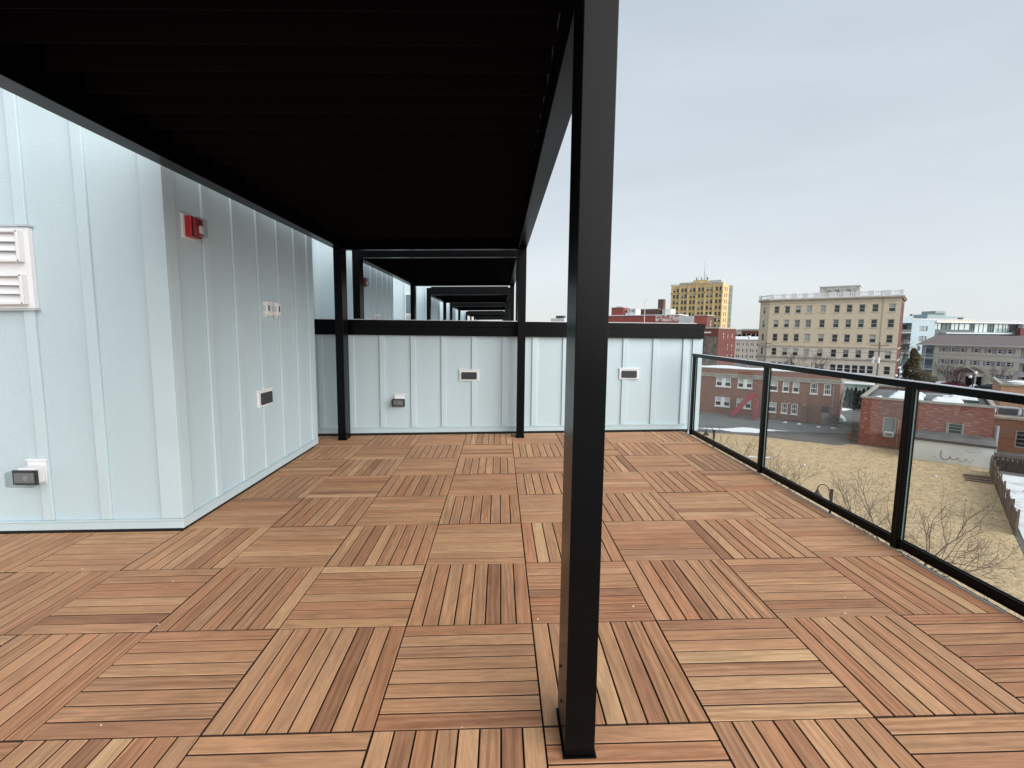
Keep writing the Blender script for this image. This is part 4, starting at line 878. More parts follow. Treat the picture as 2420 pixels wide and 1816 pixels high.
# ------------------------------------------------------------------ one-storey red brick building with skylights
b3 = thing('brick_workshop', 'low mottled red brick building with snowy skylights and a grey painted annex', 'building', (39.5, 49.5, ZG), R_(-43.2))
ops = [(2.02, 3.15, 1.2, 3.3), (7.18, 8.22, 2.0, 3.32)]
m = MB(); wall_open(m, FRONT, 0, 10.34, 0, 5.14, ops, .12); m.build('front_wall', M_B3, b3, frame=True)
MB().box(1.6, 3.9, -.012, -.001, 3.31, 5.0).build('repaired_brickwork', M_B3P, b3, frame=True)
m = MB(); m.add([(0, 0, 0), (0, 16.6, 0), (0, 16.6, 5.14), (0, 0, 5.14), (10.34, 16.6, 0), (10.34, 16.6, 5.14), (10.34, 0, 0), (10.34, 0, 5.14)], [(0,1,2,3), (1,4,5,2), (4,6,7,5)]); m.build('rear_wall', M_B3, b3, frame=True)
for a, b, c, d in ((-.12, 10.46, -.12, .22), (-.12, .22, .221, 16.7), (10.12, 10.46, .221, 16.7), (.221, 10.119, 16.4, 16.7)): MB().box(a, b, c, d, 5.141, 5.36).build('parapet_coping', M_CORN, b3, frame=True)
MB().box(.23, 10.11, .23, 16.39, 4.7, 4.82).build('roof', M_ROOFG, b3, frame=True)
m = MB(); m.box(.22, .24, .23, 16.39, 4.82, 5.14); m.build('parapet_inner_face', M_DKRF, b3, frame=True)
for (cu, cv, wu, wv, hh) in ((3.6, 3.6, 1.5, 1.6, .3), (3.7, 7.4, 1.5, 1.5, .3), (7.0, 3.4, 1.25, 1.5, .3), (8.3, 8.0, 1.2, 1.3, .3)):
    s_ = MB().box(cu-wu, cu+wu, cv-wv, cv+wv, 4.821, 4.821+hh).build('skylight_curb', M_DKRF, b3, frame=True)
    q = MB(); a_, b_ = wu*.98, wv*.98; z0 = 4.822+hh
    q.add([(cu-a_, cv-b_, z0), (cu+a_, cv-b_, z0), (cu+a_, cv+b_, z0), (cu-a_, cv+b_, z0), (cu-a_*.7, cv-b_*.7, z0+.32), (cu+a_*.7, cv-b_*.7, z0+.32), (cu+a_*.7, cv+b_*.7, z0+.34), (cu-a_*.7, cv+b_*.7, z0+.34)], [(0,1,5,4), (1,2,6,5), (2,3,7,6), (3,0,4,7), (4,5,6,7)])
    q.build('snow_cap', M_SNOW, s_, frame=True)
for (cu, cv, rx, ry) in ((5.2, 1.2, .75, .4), (9.0, 2.2, .9, .7), (1.1, 4.5, .35, 2.3), (6.4, 12, 1.6, .6)):
    q = MB(); q.blob((cu, cv, 4.83), rx, ry, .16, 12, 4, .18, half=True); q.build('roof_snow', M_SNOW, b3, frame=True, smooth=True)
MB().box(5.2, 6.6, 6.3, 7.3, 4.821, 5.5).build('roof_unit', M_METG, b3, frame=True)
window(b3, 2.58, 1.2, 1.11, 2.08, M_CORN, M_BLINDG, 'none', .10, None)
ac = MB().box(2.2, 3.0, -.25, .10, 1.22, 1.75).build('air_conditioner', M_WHITE, b3, frame=True); MB().box(2.28, 2.92, -.262, -.251, 1.3, 1.66).build('grille', M_GREYP, ac, frame=True)
window(b3, 7.7, 2.0, 1.02, 1.3, M_CORN, M_PANE, 'bars', .07, None)
MB().box(7.05, 7.17, -.05, .05, 1.97, 3.4).build('window_trim', M_CORN, b3, frame=True); MB().box(8.23, 8.35, -.05, .05, 1.97, 3.4).build('window_trim', M_CORN, b3, frame=True)
MB().box(3.28, 3.34, -.06, -.001, 0, 3.2).build('drain_pipe', M_CORN, b3, frame=True)
for (u, z, w_, h_) in [(rnd.uniform(.2, 9.9), rnd.uniform(2.3, 4.9), rnd.uniform(.15, .5), .065) for _ in range(70)] + [(rnd.uniform(.2, 1.9), rnd.uniform(1, 3.6), rnd.uniform(.1, .3), .065) for _ in range(25)]:
    if any(o[0]-.5 < u < o[1]+.1 and o[2]-.1 < z < o[3]+.1 for o in ops): continue
    z = round(z/.075)*.075; MB().box(u, u+w_, -.016, -.0125, z, z+h_).build('brick', M_BRCH, b3, frame=True)
# annex
MB().box(4.0, 10.34, -4.0, -.001, -.3, 1.98).build('annex_wall', M_ANNEX, b3, frame=True)
MB().prof([(-4.12, 1.981), (-4.12, 2.12), (-.001, 2.30), (-.001, 1.981)], 3.9, 10.45, 'x').build('annex_roof', M_ROOFG, b3, frame=True)
MB().box(3.88, 10.47, -4.16, -4.125, 1.93, 2.16).build('roof_fascia', M_DKRF, b3, frame=True)
m = MB()                                  # faded scrawl left on the painted wall
def arc(cx, cz, r, a0, a1, w_=.03, sq=1.0):
    n_ = 12; P = [(cx+r*math.cos(R_(a0+(a1-a0)*k/n_)), -4.012, cz+sq*r*math.sin(R_(a0+(a1-a0)*k/n_))) for k in range(n_+1)]; m.path(P, w_, 4)
arc(7.15, .75, .33, 185, 350, .035, 1.3); arc(7.75, .75, .26, 190, 345, .03, 1.2); arc(8.3, .7, .26, 180, 360, .015, 1.3); arc(8.85, .7, .22, 180, 360, .012, 1.4); m.path([(6.85, -4.012, 1.2), (6.83, -4.012, .7)], .03, 4)
m.path([(8.5, -4.012, 1.35), (9.4, -4.012, 1.35)], .012, 4); m.path([(8.55, -4.012, 1.35), (8.55, -4.012, 1.6), (9.45, -4.012, 1.62), (9.45, -4.012, 1.33)], .006, 4); m.path([(6.3, -4.012, .5), (6.55, -4.012, .45)], .02, 4)
tag(m.build('scrawled_lines', mat('faded_spray_paint', (0.15, 0.16, 0.16), .8), b3, frame=True), kind='stuff')
wg = thing('brick_wing', 'orange brown brick wing with a barred window at the far right behind the fence', 'building', (51.6, 47.4, ZG), R_(-43.2))
wo = [(2.25, 4.4, .6, 2.35)]
m = MB(); wall_open(m, FRONT, 0, 16, -.3, 3.42, wo, .14); m.box(0, 16, .3, 10, 0, 3.4); m.build('wall', M_WINGB, wg, frame=True)
MB().box(-.1, 16.1, -.12, 10, 3.421, 3.66).build('parapet_coping', M_CORN, wg, frame=True)
window(wg, 3.325, .6, 2.13, 1.73, M_CORN, M_PANE, 'bars', .07, None)
for k in range(3):
    s_ = MB().box(.8+k*1.9, 2.4+k*1.9, 1.2, 2.6, 3.661, 4.5).build('rooftop_unit', M_METG, wg, frame=True); MB().box(.9+k*1.9, 2.3+k*1.9, 1.17, 1.199, 3.75, 4.4).build('unit_grille', M_DKRF if k < 2 else M_OFFW, s_, frame=True)
q = MB(); q.blob((1.5, 4.2, 3.67), 1.2, .8, .3, 12, 4, .1, half=True); q.build('roof_snow', M_SNOW, wg, frame=True, smooth=True)
o = tag(MB().tube((51.4, 46.1, ZG), (51.4, 46.1, ZG+2.75), .21, .21, 14).build('vent_duct', M_METG, smooth=False), 'grey vertical duct standing at the right corner of the red brick building', 'duct')
og = thing('orange_building', 'low orange stucco building with snow on its roof at the far right edge', 'building', (77.5, 70.3, ZG), R_(-43.2))
MB().box(0, 14, 0, 16, 0, 4.55).build('wall', M_ORNG, og, frame=True); MB().box(-.2, 14.2, -.2, .25, 4.551, 4.85).build('roof_edge', M_CORN, og, frame=True)
MB().box(-.2, .25, .251, 16, 4.551, 4.85).build('roof_edge', M_CORN, og, frame=True); MB().box(.26, 14, .26, 16, 4.551, 4.62).build('roof', M_ROOFG, og, frame=True)
for (x, y, a, b) in ((4, 3, 2.8, 1.4), (8, 6, 3.5, 1.8), (3, 9, 1.6, 2.6)):
    q = MB(); q.blob((x, y, 4.63), a, b, .2, 12, 4, .15, half=True); q.build('roof_snow', M_SNOW, og, frame=True, smooth=True)

# ------------------------------------------------------------------ stockade fence beside the lot, dark fence behind, snowy lot
fn = thing('stockade_fence', 'weathered grey wooden fence running between the dry lawn and the snowy lot', 'fence', (43.1, 38.6, ZG), math.atan2(25.3-38.6, 30.8-43.1))
L_ = math.hypot(12.3, 13.3); nb = int(L_/.155)
BM = [MB().box(-.07, .07, -.012, .012, 0, h_).mesh('plank', M_FENCE) for h_ in (1.42, 1.5, 1.46, 1.38)]
for k in range(nb): inst('plank', BM[rnd.randrange(4)], fn, (.08+k*.155, rnd.uniform(-.02, .02), rnd.uniform(-.03, .03)), (rnd.uniform(-.03, .03), rnd.uniform(-.02, .02), rnd.uniform(-.08, .08)))
for z in (.35, 1.15): MB().box(0, L_, .03, .10, z, z+.09).build('fence_rail', M_FENCE, fn, frame=True)
for k in range(8): MB().box(k*2.55-.05, k*2.55+.05, .03, .14, 0, 1.6).build('fence_post', M_FENCE, fn, frame=True)
df = thing('dark_fence', 'dark brown board fence with snow along its top beside the grey painted wall', 'fence', (44.4, 39.6, ZG), R_(-43.2))
DM = MB().box(-.14, .14, -.015, .015, 0, 1.25).mesh('plank', M_FENCED)
for k in range(34): inst('plank', DM, df, (.16+k*.30, rnd.uniform(-.01, .01), rnd.uniform(-.02, .02)))
MB().box(0, 10.2, .03, .09, .8, .9).build('fence_rail', M_FENCED, df, frame=True)
MB().box(0, 10.2, .02, 3.6, -.02, .9).build('dark_planting_bed', M_FENCED, df, frame=True)
for (a, b, c) in ((.1, 1.6, .5), (2.0, 6.0, 1.2), (3.5, 9.8, 2.6)):
    q = MB(); q.blob(((a+b)/2, c, .9), (b-a)/2, .22, .16, 14, 4, .2, half=True); q.build('snow_strip', M_SNOW, df, frame=True, smooth=True)
m = MB(); [m.tube((.1+.35*k, -.4, 0), (.1+.35*k, -.4, 1.35), .035, n=5) for k in range(2)]; m.tube((.1, -.4, 1.2), (.45, -.4, 1.2), .03, n=5); m.build('gate_frame', M_IRON, df, frame=True)
sheet('snow_covered_lot', [(43.35, 38.4), (31.0, 25.0), (24, 17), (40, 8), (66, 30), (52, 31.2)], ZG+.004, M_SNOWR)
sheet('lot_pavement', [(40.5, 33.6), (44.5, 35.2), (52, 32), (47, 27.5), (42.5, 30)], ZG+.012, M_ASPH)

# ------------------------------------------------------------------ beige shuttered block, blue and glass block
be = thing('shuttered_block', 'beige three storey block with mauve shutters and a brown shingle roof', 'building', (113.1, 121.0, ZG), R_(-79.0))
cu = [2.25, 4.45, 6.55, 9.48, 12.18, 14.2, 16.15]
ops = [(u-.5, u+.5, 8.2, 9.28) for u in cu]+[(u-.5, u+.5, 5.22, 6.36) for u in cu]+[(u-.45, u+.45, 2.3, 3.35) for u in (2.35, 4.55, 14.2, 16.2)]
m = MB(); wall_open(m, FRONT, 0, 18.2, 0, 9.8, ops, .15); m.box(0, 18.2, .3, 12, 0, 9.7); m.build('wall', M_BEIGE, be, frame=True)
m = MB(); m.box(-4, -.001, 1.2, 12, 0, 9.7); m.build('balcony_wall', M_CYAN, be, frame=True)
for z in (3.3, 6.3):
    f1 = MB().box(-4.1, -.002, -.3, 1.19, z, z+.25).build('balcony_floor', M_WWHITE, be, frame=True)
    m = MB(); m.box(-4.1, -.01, -.3, -.22, z+1.05, z+1.15); [m.box(-4.1+k*.33, -4.06+k*.33, -.28, -.24, z+.25, z+1.05) for k in range(13)]; tag(m.build('balcony_rail', M_WWHITE, f1, frame=True), kind='stuff')
    MB().box(-3.2, -1.2, 1.12, 1.19, z+.3, z+2.5).build('balcony_door', M_PANEB, be, frame=True)
for x in (-4.05, -2.0): MB().box(x-.07, x+.07, -.28, -.14, 0, 9.7).build('balcony_post', M_WWHITE, be, frame=True)
m = MB(); m.box(18.25, 24, 1.2, 12, 0, 9.7); m.build('balcony_wall', M_REDB, be, frame=True)
for z in (3.2, 6.2): MB().box(18.21, 24, -.3, 1.19, z, z+.3).build('balcony_floor', M_WWHITE, be, frame=True); MB().box(18.25, 24, -.3, -.2, z+.31, z+1.2).build('balcony_panel', M_OFFW, be, frame=True)
MB().box(-4.3, 25, -.7, -.5, 9.75, 9.98).build('gutter', M_WWHITE, be, frame=True)
m = MB(); m.add([(-4.3, -.5, 9.9), (25, -.5, 9.9), (25, 6, 12.4), (-4.3, 6, 12.4), (25, 12.5, 9.9), (-4.3, 12.5, 9.9)], [(0,1,2,3), (3,2,4,5), (0,3,5), (1,4,2), (0,5,4,1)]); m.build('roof', M_SHING, be, frame=True)
for a, b, c, d in ops: window(be, (a+b)/2, c, b-a-.01, d-c-.01, M_WFR, M_PANE, 'sash', .13, None)
SH = MB().box(-.22, .22, -.06, -.005, 0, 1.14).mesh('shutter', M_SHUT)
for a, b, c, d in ops:
    inst('shutter', SH, be, (a-.27, 0, c)); inst('shutter', SH, be, (b+.27, 0, c))
po = MB().box(7.8, 11.6, -2.4, -.001, 2.6, 3.5).build('porch_beam', M_BEIGE, be, frame=True)
m = MB(); m.add([(7.5, -2.6, 3.5), (11.9, -2.6, 3.5), (9.7, -2.6, 4.75), (7.5, 0, 3.5), (11.9, 0, 3.5), (9.7, 0, 4.75)], [(0,1,2), (0,2,5,3), (1,4,5,2), (0,3,4,1)]); m.build('porch_roof', M_SHING, be, frame=True)
m = MB(); m.tube((7.4, -2.65, 3.45), (9.7, -2.65, 4.8), .09, n=4); m.tube((12.0, -2.65, 3.45), (9.7, -2.65, 4.8), .09, n=4); m.build('porch_trim', M_WWHITE, be, frame=True)
for x in (7.95, 11.45): MB().box(x-.1, x+.1, -2.35, -2.15, 0, 2.6).build('porch_column', M_WWHITE, be, frame=True)
MB().box(8.1, 11.3, -.3, -.05, 0, 2.6).build('porch_door', M_DARK, be, frame=True)
MB().path([(0, -.03, 7.55), (18.2, -.03, 7.55)], .05, 4).build('siding_band', M_STONE, be, frame=True)
pf = thing('parking_fence', 'long low dark fence between the parked cars and the beige block', 'fence', (110.5, 127.5, ZG), math.atan2(113.0-126.5, 129.0-111.5))
PM = MB().box(-.24, .24, -.03, .03, 0, 1.75).mesh('plank', M_FENCED)
for k in range(62): inst('plank', PM, pf, (.25+k*.5, 0, rnd.uniform(-.04, .04)))
for z in (.4, 1.4): MB().box(0, 31, .031, .1, z, z+.1).build('fence_rail', M_FENCED, pf, frame=True)

cy = thing('blue_and_glass_block', 'modern pale blue block with a long glazed top floor above the brown roof', 'building', (128.2, 146.5, ZG), R_(3.9))
co = [(3.25, 5.98, 13.7, 15.2), (3.3, 5.95, 10.5, 12.1), (3.15, 4.2, 7.5, 9.0)]
m = MB(); wall_open(m, FRONT, .5, 8.6, 0, 17.3, co, .25); m.box(.5, 8.6, .4, 12, 0, 17.2); m.build('blue_wall', M_CYAN, cy, frame=True)
for a, b, c, d in co: window(cy, (a+b)/2, c, b-a-.01, d-c-.01, M_TEAL, M_PANEB, 'slider', .12, None)
MB().box(.3, 8.8, -.1, .3, 17.3, 17.55).build('roof_edge', M_WWHITE, cy, frame=True)
m = MB().box(-6, .49, 1.6, 12, 0, 18.3); m.build('blue_wall', M_CYAN, cy, frame=True); MB().box(-6, 4.3, 4, 10, 17.56, 18.5).build('blue_roof_house', M_CYAN, cy, frame=True)
MB().box(4.35, 4.8, 4, 5, 17.56, 19.2).build('flue', M_METG, cy, frame=True)
for z in (13.0, 9.8, 6.6): 
    MB().box(-6, .48, .0, 1.59, z, z+.28).build('balcony_floor', M_CONC, cy, frame=True); MB().box(-6, .3, 1.5, 1.59, z+.3, z+2.7).build('balcony_opening', M_DARK, cy, frame=True); MB().box(-6, .48, .0, .06, z+.3, z+1.1).build('balcony_glass', M_TEAL, cy, frame=True)
for z in (16.15, ): MB().box(-6, .48, 0, 1.59, z, 18.2).build('balcony_roof', M_CYAN, cy, frame=True)
m = MB().box(8.62, 39.5, .8, 14, 0, 16.4); m.build('main_volume', M_CYGR, cy, frame=True)
MB().box(8.5, 39.6, -.4, 14.2, 16.41, 16.75).build('roof_slab', M_WWHITE, cy, frame=True)
MB().box(11.6, 38.9, -.9, .79, 13.05, 13.35).build('balcony_slab', M_WWHITE, cy, frame=True)
gl_ = [(8.9, 11.3, 0), (11.7, 14.5, 1), (14.7, 17.4, 0), (17.6, 21.3, 0), (21.4, 22.8, 1), (23.0, 27.7, 0), (27.9, 29.7, 1), (29.9, 33.0, 0), (33.1, 34.9, 0)]
for a, b, dk in gl_:
    g_ = MB().box(a, b, .72, .79, 13.6 if a > 22 else 14.3, 16.2).build('glass_bay', M_TEAL if dk else M_CURTW, cy, frame=True)
    n_ = max(2, int((b-a)/1.3))
    for k in range(n_+1): MB().box(a+(b-a)*k/n_-.05, a+(b-a)*k/n_+.05, .62, .719, 13.6 if a > 22 else 14.3, 16.2).build('mullion', M_TEAL, g_, frame=True)
MB().box(8.8, 22.9, .7, .79, 13.36, 14.25).build('dark_spandrel', M_TEAL, cy, frame=True)
MB().box(8.7, 11.5, .68, .79, 9, 13.2).build('dark_spandrel', M_TEAL, cy, frame=True)
MB().box(35.4, 38.4, .72, .79, 13.8, 16.0).build('balcony_opening', M_DARK, cy, frame=True); MB().box(35.0, 38.9, -.85, -.8, 13.36, 14.3).build('balcony_glass', M_CURTW, cy, frame=True)
MB().box(38.6, 38.95, -.85, .79, 9, 16.4).build('corner_pier', M_WWHITE, cy, frame=True)
for a, b in ((14.0, 17.3), (18.6, 21), (23.5, 25.6), (28.2, 33.6), (34.8, 38.3)): MB().box(a, b, .70, .79, 11.0, 12.55).build('window_strip', M_DARK, cy, frame=True)
MB().box(8.6, 15.1, 3, 9, 16.76, 19.1).build('glass_roof_house', M_CYGR, cy, frame=True); MB().box(8.5, 14.4, 2.9, 2.99, 19.11, 19.5).build('dark_roof_edge', M_TEAL, cy, frame=True)
MB().box(11.5, 15.2, 3.2, 8, 19.11, 20.2).build('lift_tower', M_CYGR, cy, frame=True); MB().box(15.2, 22.9, 4, 9, 16.76, 18.6).build('roof_house', M_CYGR, cy, frame=True)
MB().box(20.4, 22.2, 3.93, 3.99, 17.6, 18.2).build('vent_opening', M_DARK, cy, frame=True)
m = MB(); m.box(9, 22.8, 0, .05, 17.5, 17.58); m.box(23, 39, 0, .05, 17.3, 17.35); [m.box(9+k*1.0, 9.05+k*1.0, 0, .05, 16.75, 17.5) for k in range(31)]; tag(m.build('terrace_rail', M_WWHITE, cy, frame=True), kind='stuff')
MB().box(9, 22.5, .1, .15, 16.76, 17.45).build('terrace_screen', M_PINKST, cy, frame=True)
rb = tag(MB().box(163.3, 190, 146, 147.5, ZG, ZG+15.0).build('brick_block', M_REDB), 'sliver of reddish building at the right edge beyond the glass block', 'building')
mg = thing('mint_building', 'mint green shed wall with dark windows seen at the end of the alley', 'building', (65, 89.5, ZG), R_(-43))
MB().box(0, 6, 0, 4, 0, 2.75).build('wall', M_MINT, mg, frame=True); MB().box(0, 6, -.1, -.001, 1.7, 1.85).build('trim_band', M_OFFW, mg, frame=True); [MB().box(2.2+k*.9, 2.9+k*.9, -.05, -.001, .6, 1.5).build('vent_louvre', M_METG, mg, frame=True) for k in range(4)]; MB().box(-.2, 6.2, -.3, 4.2, 2.751, 2.9).build('roof_edge', M_WWHITE, mg, frame=True)

# ------------------------------------------------------------------ vegetation
def bare_tree(name, label, cat, x, y, h, spread=1.0, seed=1, m=None, levels=6, trunk_r=.09, clear=.3, lean=(0, 0), group=None, dens=3, mt=None):
    rg = random.Random(seed); m = m or M_BARK
    o = thing(name, label, cat, (x, y, ZG), group=group)
    tr = MB(); p = Vector((0, 0, 0)); top = Vector((lean[0]*h*.3, lean[1]*h*.3, h*clear)); mid = top*.5+Vector((rg.uniform(-.05, .05), rg.uniform(-.05, .05), 0))
    tr.tube(p, mid, trunk_r*1.25, trunk_r, 8); tr.tube(mid, top, trunk_r, trunk_r*.8, 8); tr.build('trunk', mt or m, o, frame=True)
    br = MB()
    def grow(p, d, L, r, lv):
        n = 3; q = p
        for k in range(n):
            d = (d+Vector((rg.uniform(-.16, .16), rg.uniform(-.16, .16), rg.uniform(-.04, .14)))).normalized(); q2 = q+d*(L/n)
            br.tube(q, q2, r*(1-.2*k/n), r*(1-.2*(k+1)/n), 5 if lv < 3 else 3, cap=False)
            if lv < levels and k > 0 or (lv < levels and rg.random() < .4):
                a = rg.uniform(0, math.tau); s = d.orthogonal().normalized(); s = Matrix.Rotation(a, 3, d) @ s
                grow(q2, (d*.8+s*rg.uniform(.5, .95)*spread).normalized(), L*rg.uniform(.5, .78), r*.56, lv+1)
            q = q2
        if lv < levels: grow(q, (d+Vector((rg.uniform(-.3, .3), rg.uniform(-.3, .3), 0))*spread).normalized(), L*.72, r*.66, lv+1)
    for k in range(dens+2):
        a = math.tau*k/(dens+2)+rg.uniform(-.4, .4); grow(top*rg.uniform(.85, 1), Vector((math.cos(a)*spread*.8, math.sin(a)*spread*.8, rg.uniform(.55, 1.2))).normalized(), h*.28, trunk_r*.55, 2)
    c = br.build('crown', m, o, frame=True); return o
bt = 'bare street trees below the railing'
bare_tree('bare_tree', 'bare wide branching tree seen through the glass right of the nearest railing post', 'tree', 15.4, 16.2, 6.2, 1.35, 3, group=bt, levels=7, trunk_r=.085, lean=(.25, .1))
bare_tree('bare_tree', 'bare tree just left of the nearest railing post, beyond the gooseneck lamp', 'tree', 15.2, 17.4, 4.6, 1.0, 8, group=bt, levels=6, trunk_r=.045)
bare_tree('bare_tree', 'bare thin tree between the middle railing post and the gooseneck lamp', 'tree', 15.6, 24.6, 5.4, 1.0, 5, group=bt, levels=6, trunk_r=.05)
bare_tree('bare_tree', 'bare small tree behind the first glass panel next to the parapet wall', 'tree', 15.6, 31.0, 5.6, 1.0, 12, group=bt, levels=6, trunk_r=.055)
bare_tree('bare_sapling', 'thin bare sapling on the lawn near the bottom right corner', 'tree', 15.2, 12.0, 3.6, .6, 21, levels=4, trunk_r=.03, clear=.5, dens=1)
bare_tree('bare_tree', 'large bare tree in front of the tan block, rising over the railing', 'tree', 59.6, 92.0, 9.3, 1.25, 31, M_BARK, levels=6, trunk_r=.22, clear=.35, group='bare trees around the far buildings')
bare_tree('bare_tree', 'pale bare tree between the tan block and the evergreen', 'tree', 104.5, 121.5, 13.0, .6, 33, M_BARK, levels=6, trunk_r=.2, clear=.3, group='bare trees around the far buildings')
bare_tree('bare_tree', 'bare tree before the left windows of the beige shuttered block', 'tree', 111.2, 114.5, 7.6, .75, 35, M_BARK, levels=6, trunk_r=.12, clear=.2, group='bare trees around the far buildings')
bare_tree('bare_tree', 'bare tree before the right windows of the beige shuttered block', 'tree', 112.5, 103.8, 6.4, .85, 37, M_BARK, levels=6, trunk_r=.12, clear=.2, group='bare trees around the far buildings')
bare_tree('reddish_bush', 'dense reddish bare bush in front of the beige block, beside the porch', 'bush', 108.5, 109.2, 5.6, .55, 41, M_BARKR, levels=6, trunk_r=.10, clear=.12, dens=6)
bare_tree('tan_shrub', 'tan dry shrub against the left corner of the red brick building', 'shrub', 40.4, 51.9, 2.3, .9, 43, M_TWIG, levels=5, trunk_r=.05, clear=.12, dens=6)
bare_tree('tan_shrub', 'low round tan shrub in front of the taller dry shrub', 'shrub', 39.4, 50.5, 1.5, 1.1, 45, M_TWIG, levels=5, trunk_r=.04, clear=.1, dens=7)
bare_tree('thin_shrub', 'tall thin tan twigs rising by the door of the brown brick building', 'shrub', 41.6, 61.3, 3.6, .5, 47, M_TWIG, levels=5, trunk_r=.04, clear=.1, dens=5)
# heap of cut brush at the corner of the brown brick house
bh = MB(); rb_ = random.Random(5)
for k in range(260):
    c = Vector((rb_.gauss(0, .9), rb_.gauss(0, .8), 0)); c.z = max(.05, 1.5-.75*c.length+rb_.uniform(-.4, .2)); a = rb_.uniform(0, math.tau); l = rb_.uniform(.4, 1.1)
    d = Vector((math.cos(a), math.sin(a), rb_.uniform(-.4, .6)))*l; md = c+Vector((rb_.uniform(-.15, .15),)*3)
    bh.tube(c-d*.5, md, .022, .018, 3, cap=False); bh.tube(md, c+d*.5, .018, .010, 3, cap=False)
bh.v = [(v[0]+44.2, v[1]+60.0, v[2]+ZG) for v in bh.v]
tag(bh.build('brush_pile', M_BARK), 'tangled grey pile of cut brush at the corner of the brown brick building', 'brush', kind='stuff')

def leafy(name, label, cat, x, y, h, r, m, n=2600, shape='cone', size=.22, seed=2, group=None, tr=.12):
    rg = random.Random(seed); o = thing(name, label, cat, (x, y, ZG), group=group)
    MB().tube((0, 0, 0), (0, 0, h*.6), tr, tr*.5, 7).build('trunk', M_BARK, o, frame=True)
    V = []; F = []; lobes = [(rg.uniform(0, math.tau), rg.uniform(.1, .9), rg.uniform(.7, 1.15)) for _ in range(9)]
    for k in range(n):
        t = rg.random()**.8; 
        prof_ = (1-t)**.55*min(1, t*5+.45) if shape == 'cone' else math.sin(math.pi*min(1, t*.85+.12))**.6
        a = rg.uniform(0, math.tau); lob = 1+.22*sum(math.cos(a-la)*math.exp(-((t-lt)/.12)**2)*lw for la, lt, lw in lobes)
        rr = r*prof_*lob*math.sqrt(rg.uniform(.25, 1)); c = Vector((rr*math.cos(a), rr*math.sin(a), h*(.06+.94*t)+rg.uniform(-.1, .1)*h*.1))
        for _ in range(2):
            d1 = Vector((rg.gauss(0, 1), rg.gauss(0, 1), rg.gauss(0, .8))).normalized()*size*rg.uniform(.6, 1.4); d2 = d1.orthogonal().normalized()*size*rg.uniform(.2, .5)
            b = len(V); V += [tuple(c-d1*.5), tuple(c+d2), tuple(c+d1*.6)]; F.append((b, b+1, b+2))
    MB().add(V, F).build('crown', m, o, frame=True); return o
leafy('evergreen_tree', 'olive brown evergreen tree beside the red side of the tan block', 'tree', 101.4, 113.8, 9.0, 2.3, M_EVER, 3300, 'cone', .52, 4)
leafy('evergreen_shrub', 'wide low brown green shrub at the foot of the evergreen tree', 'shrub', 103.3, 112.4, 3.4, 2.2, M_EVER, 1300, 'round', .35, 9)
for k in range(6):
    leafy('arborvitae', ['first dark arborvitae of the hedge row, beside the brown brick house', 'second dark arborvitae from the brown brick house', 'third dark arborvitae from the brown brick house', 'fourth dark arborvitae, right of the hedge middle', 'fifth dark arborvitae, last but one before the workshop roof', 'last dark arborvitae, nearest the red workshop roof'][k], 'tree', 56.0+k*.52, 73.9-k*.2, 3.5+rnd.uniform(-.3, .4), .62, M_ARBO, 900, 'cone', .22, 50+k, group='dark arborvitae hedge at the end of the alley', tr=.06)

# ------------------------------------------------------------------ poles, lamps, wires
def upole(x, y, h, label, cans=0, rot=R_(-43), cross=True):
    o = thing('utility_pole', label, 'utility pole', (x, y, ZG), rot)
    MB().tube((0, 0, 0), (0, 0, h), .16, .11, 10).build('pole', M_POLE, o, frame=True)
    if cross:
        MB().box(-1.15, 1.15, -.16, -.08, h-.55, h-.42).build('crossarm', M_POLE, o, frame=True)
        MB().box(-.9, .9, -.16, -.08, h-1.35, h-1.24).build('crossarm', M_POLE, o, frame=True)
        for q in (-1.05, -.5, .5, 1.05): MB().tube((q, -.12, h-.42), (q, -.12, h-.22), .05, .04, 6).build('insulator', M_STONE, o, frame=True)
    for k in range(cans):
        c_ = MB().tube((-.62+k*.62, -.42, h-3.1), (-.62+k*.62, -.42, h-2.25), .21, .21, 12).build('transformer', M_OFFW, o, frame=True)
        MB().tube((-.62+k*.62, -.42, h-2.249), (-.62+k*.62, -.42, h-2.05), .06, .05, 6).build('bushing', M_METG, c_, frame=True)
    return o
upole(56.1, 68.3, 11.0, 'wooden utility pole with two white transformers before the tan block', cans=2, cross=True)
upole(55.5, 97.6, 10.6, 'thin utility pole with crossarms at the left corner of the tan block')
def wire(pts, label, sag=.8):
    m = MB()
    for (a, b) in zip(pts[:-1], pts[1:]):
        A, B = Vector(a), Vector(b); n_ = 10; P = [A.lerp(B, k/n_)-Vector((0, 0, sag*4*(k/n_)*(1-k/n_))) for k in range(n_+1)]; m.path(P, .022, 3)
    return tag(m.build('overhead_wire', M_DKRF), label, 'wire', 'overhead wires between the utility poles')
wire([(55.5, 97.6, ZG+10.1), (56.1, 68.3, ZG+9.6), (96, 60, ZG+8.5)], 'thin upper overhead wire crossing in front of the tan block')
wire([(55.5, 97.6, ZG+9.2), (56.1, 68.3, ZG+8.3), (96, 59, ZG+7.3)], 'thin lower overhead wire crossing in front of the tan block')
sp = thing('street_light', 'tall grey street light pole in front of the pale pink block', 'street light', (62.0, 117.2, ZG))
MB().tube((0, 0, 0), (0, 0, 11.2), .14, .09, 8).build('pole', M_METG, sp, frame=True); q = MB(); q.blob((0, 0, 11.4), .34, .34, .28, 10, 6); q.build('globe', M_WHITE, sp, frame=True, smooth=True)
tl = thing('roof_lamp_pole', 'thin pale hooked pole in front of the chimney building', 'pole', (38.6, 127.5, ZG)); MB().path([(0, 0, 14), (0, 0, 20.3), (.25, 0, 20.9), (.8, 0, 21.0)], .09, 5).build('pole', M_OFFW, tl, frame=True)
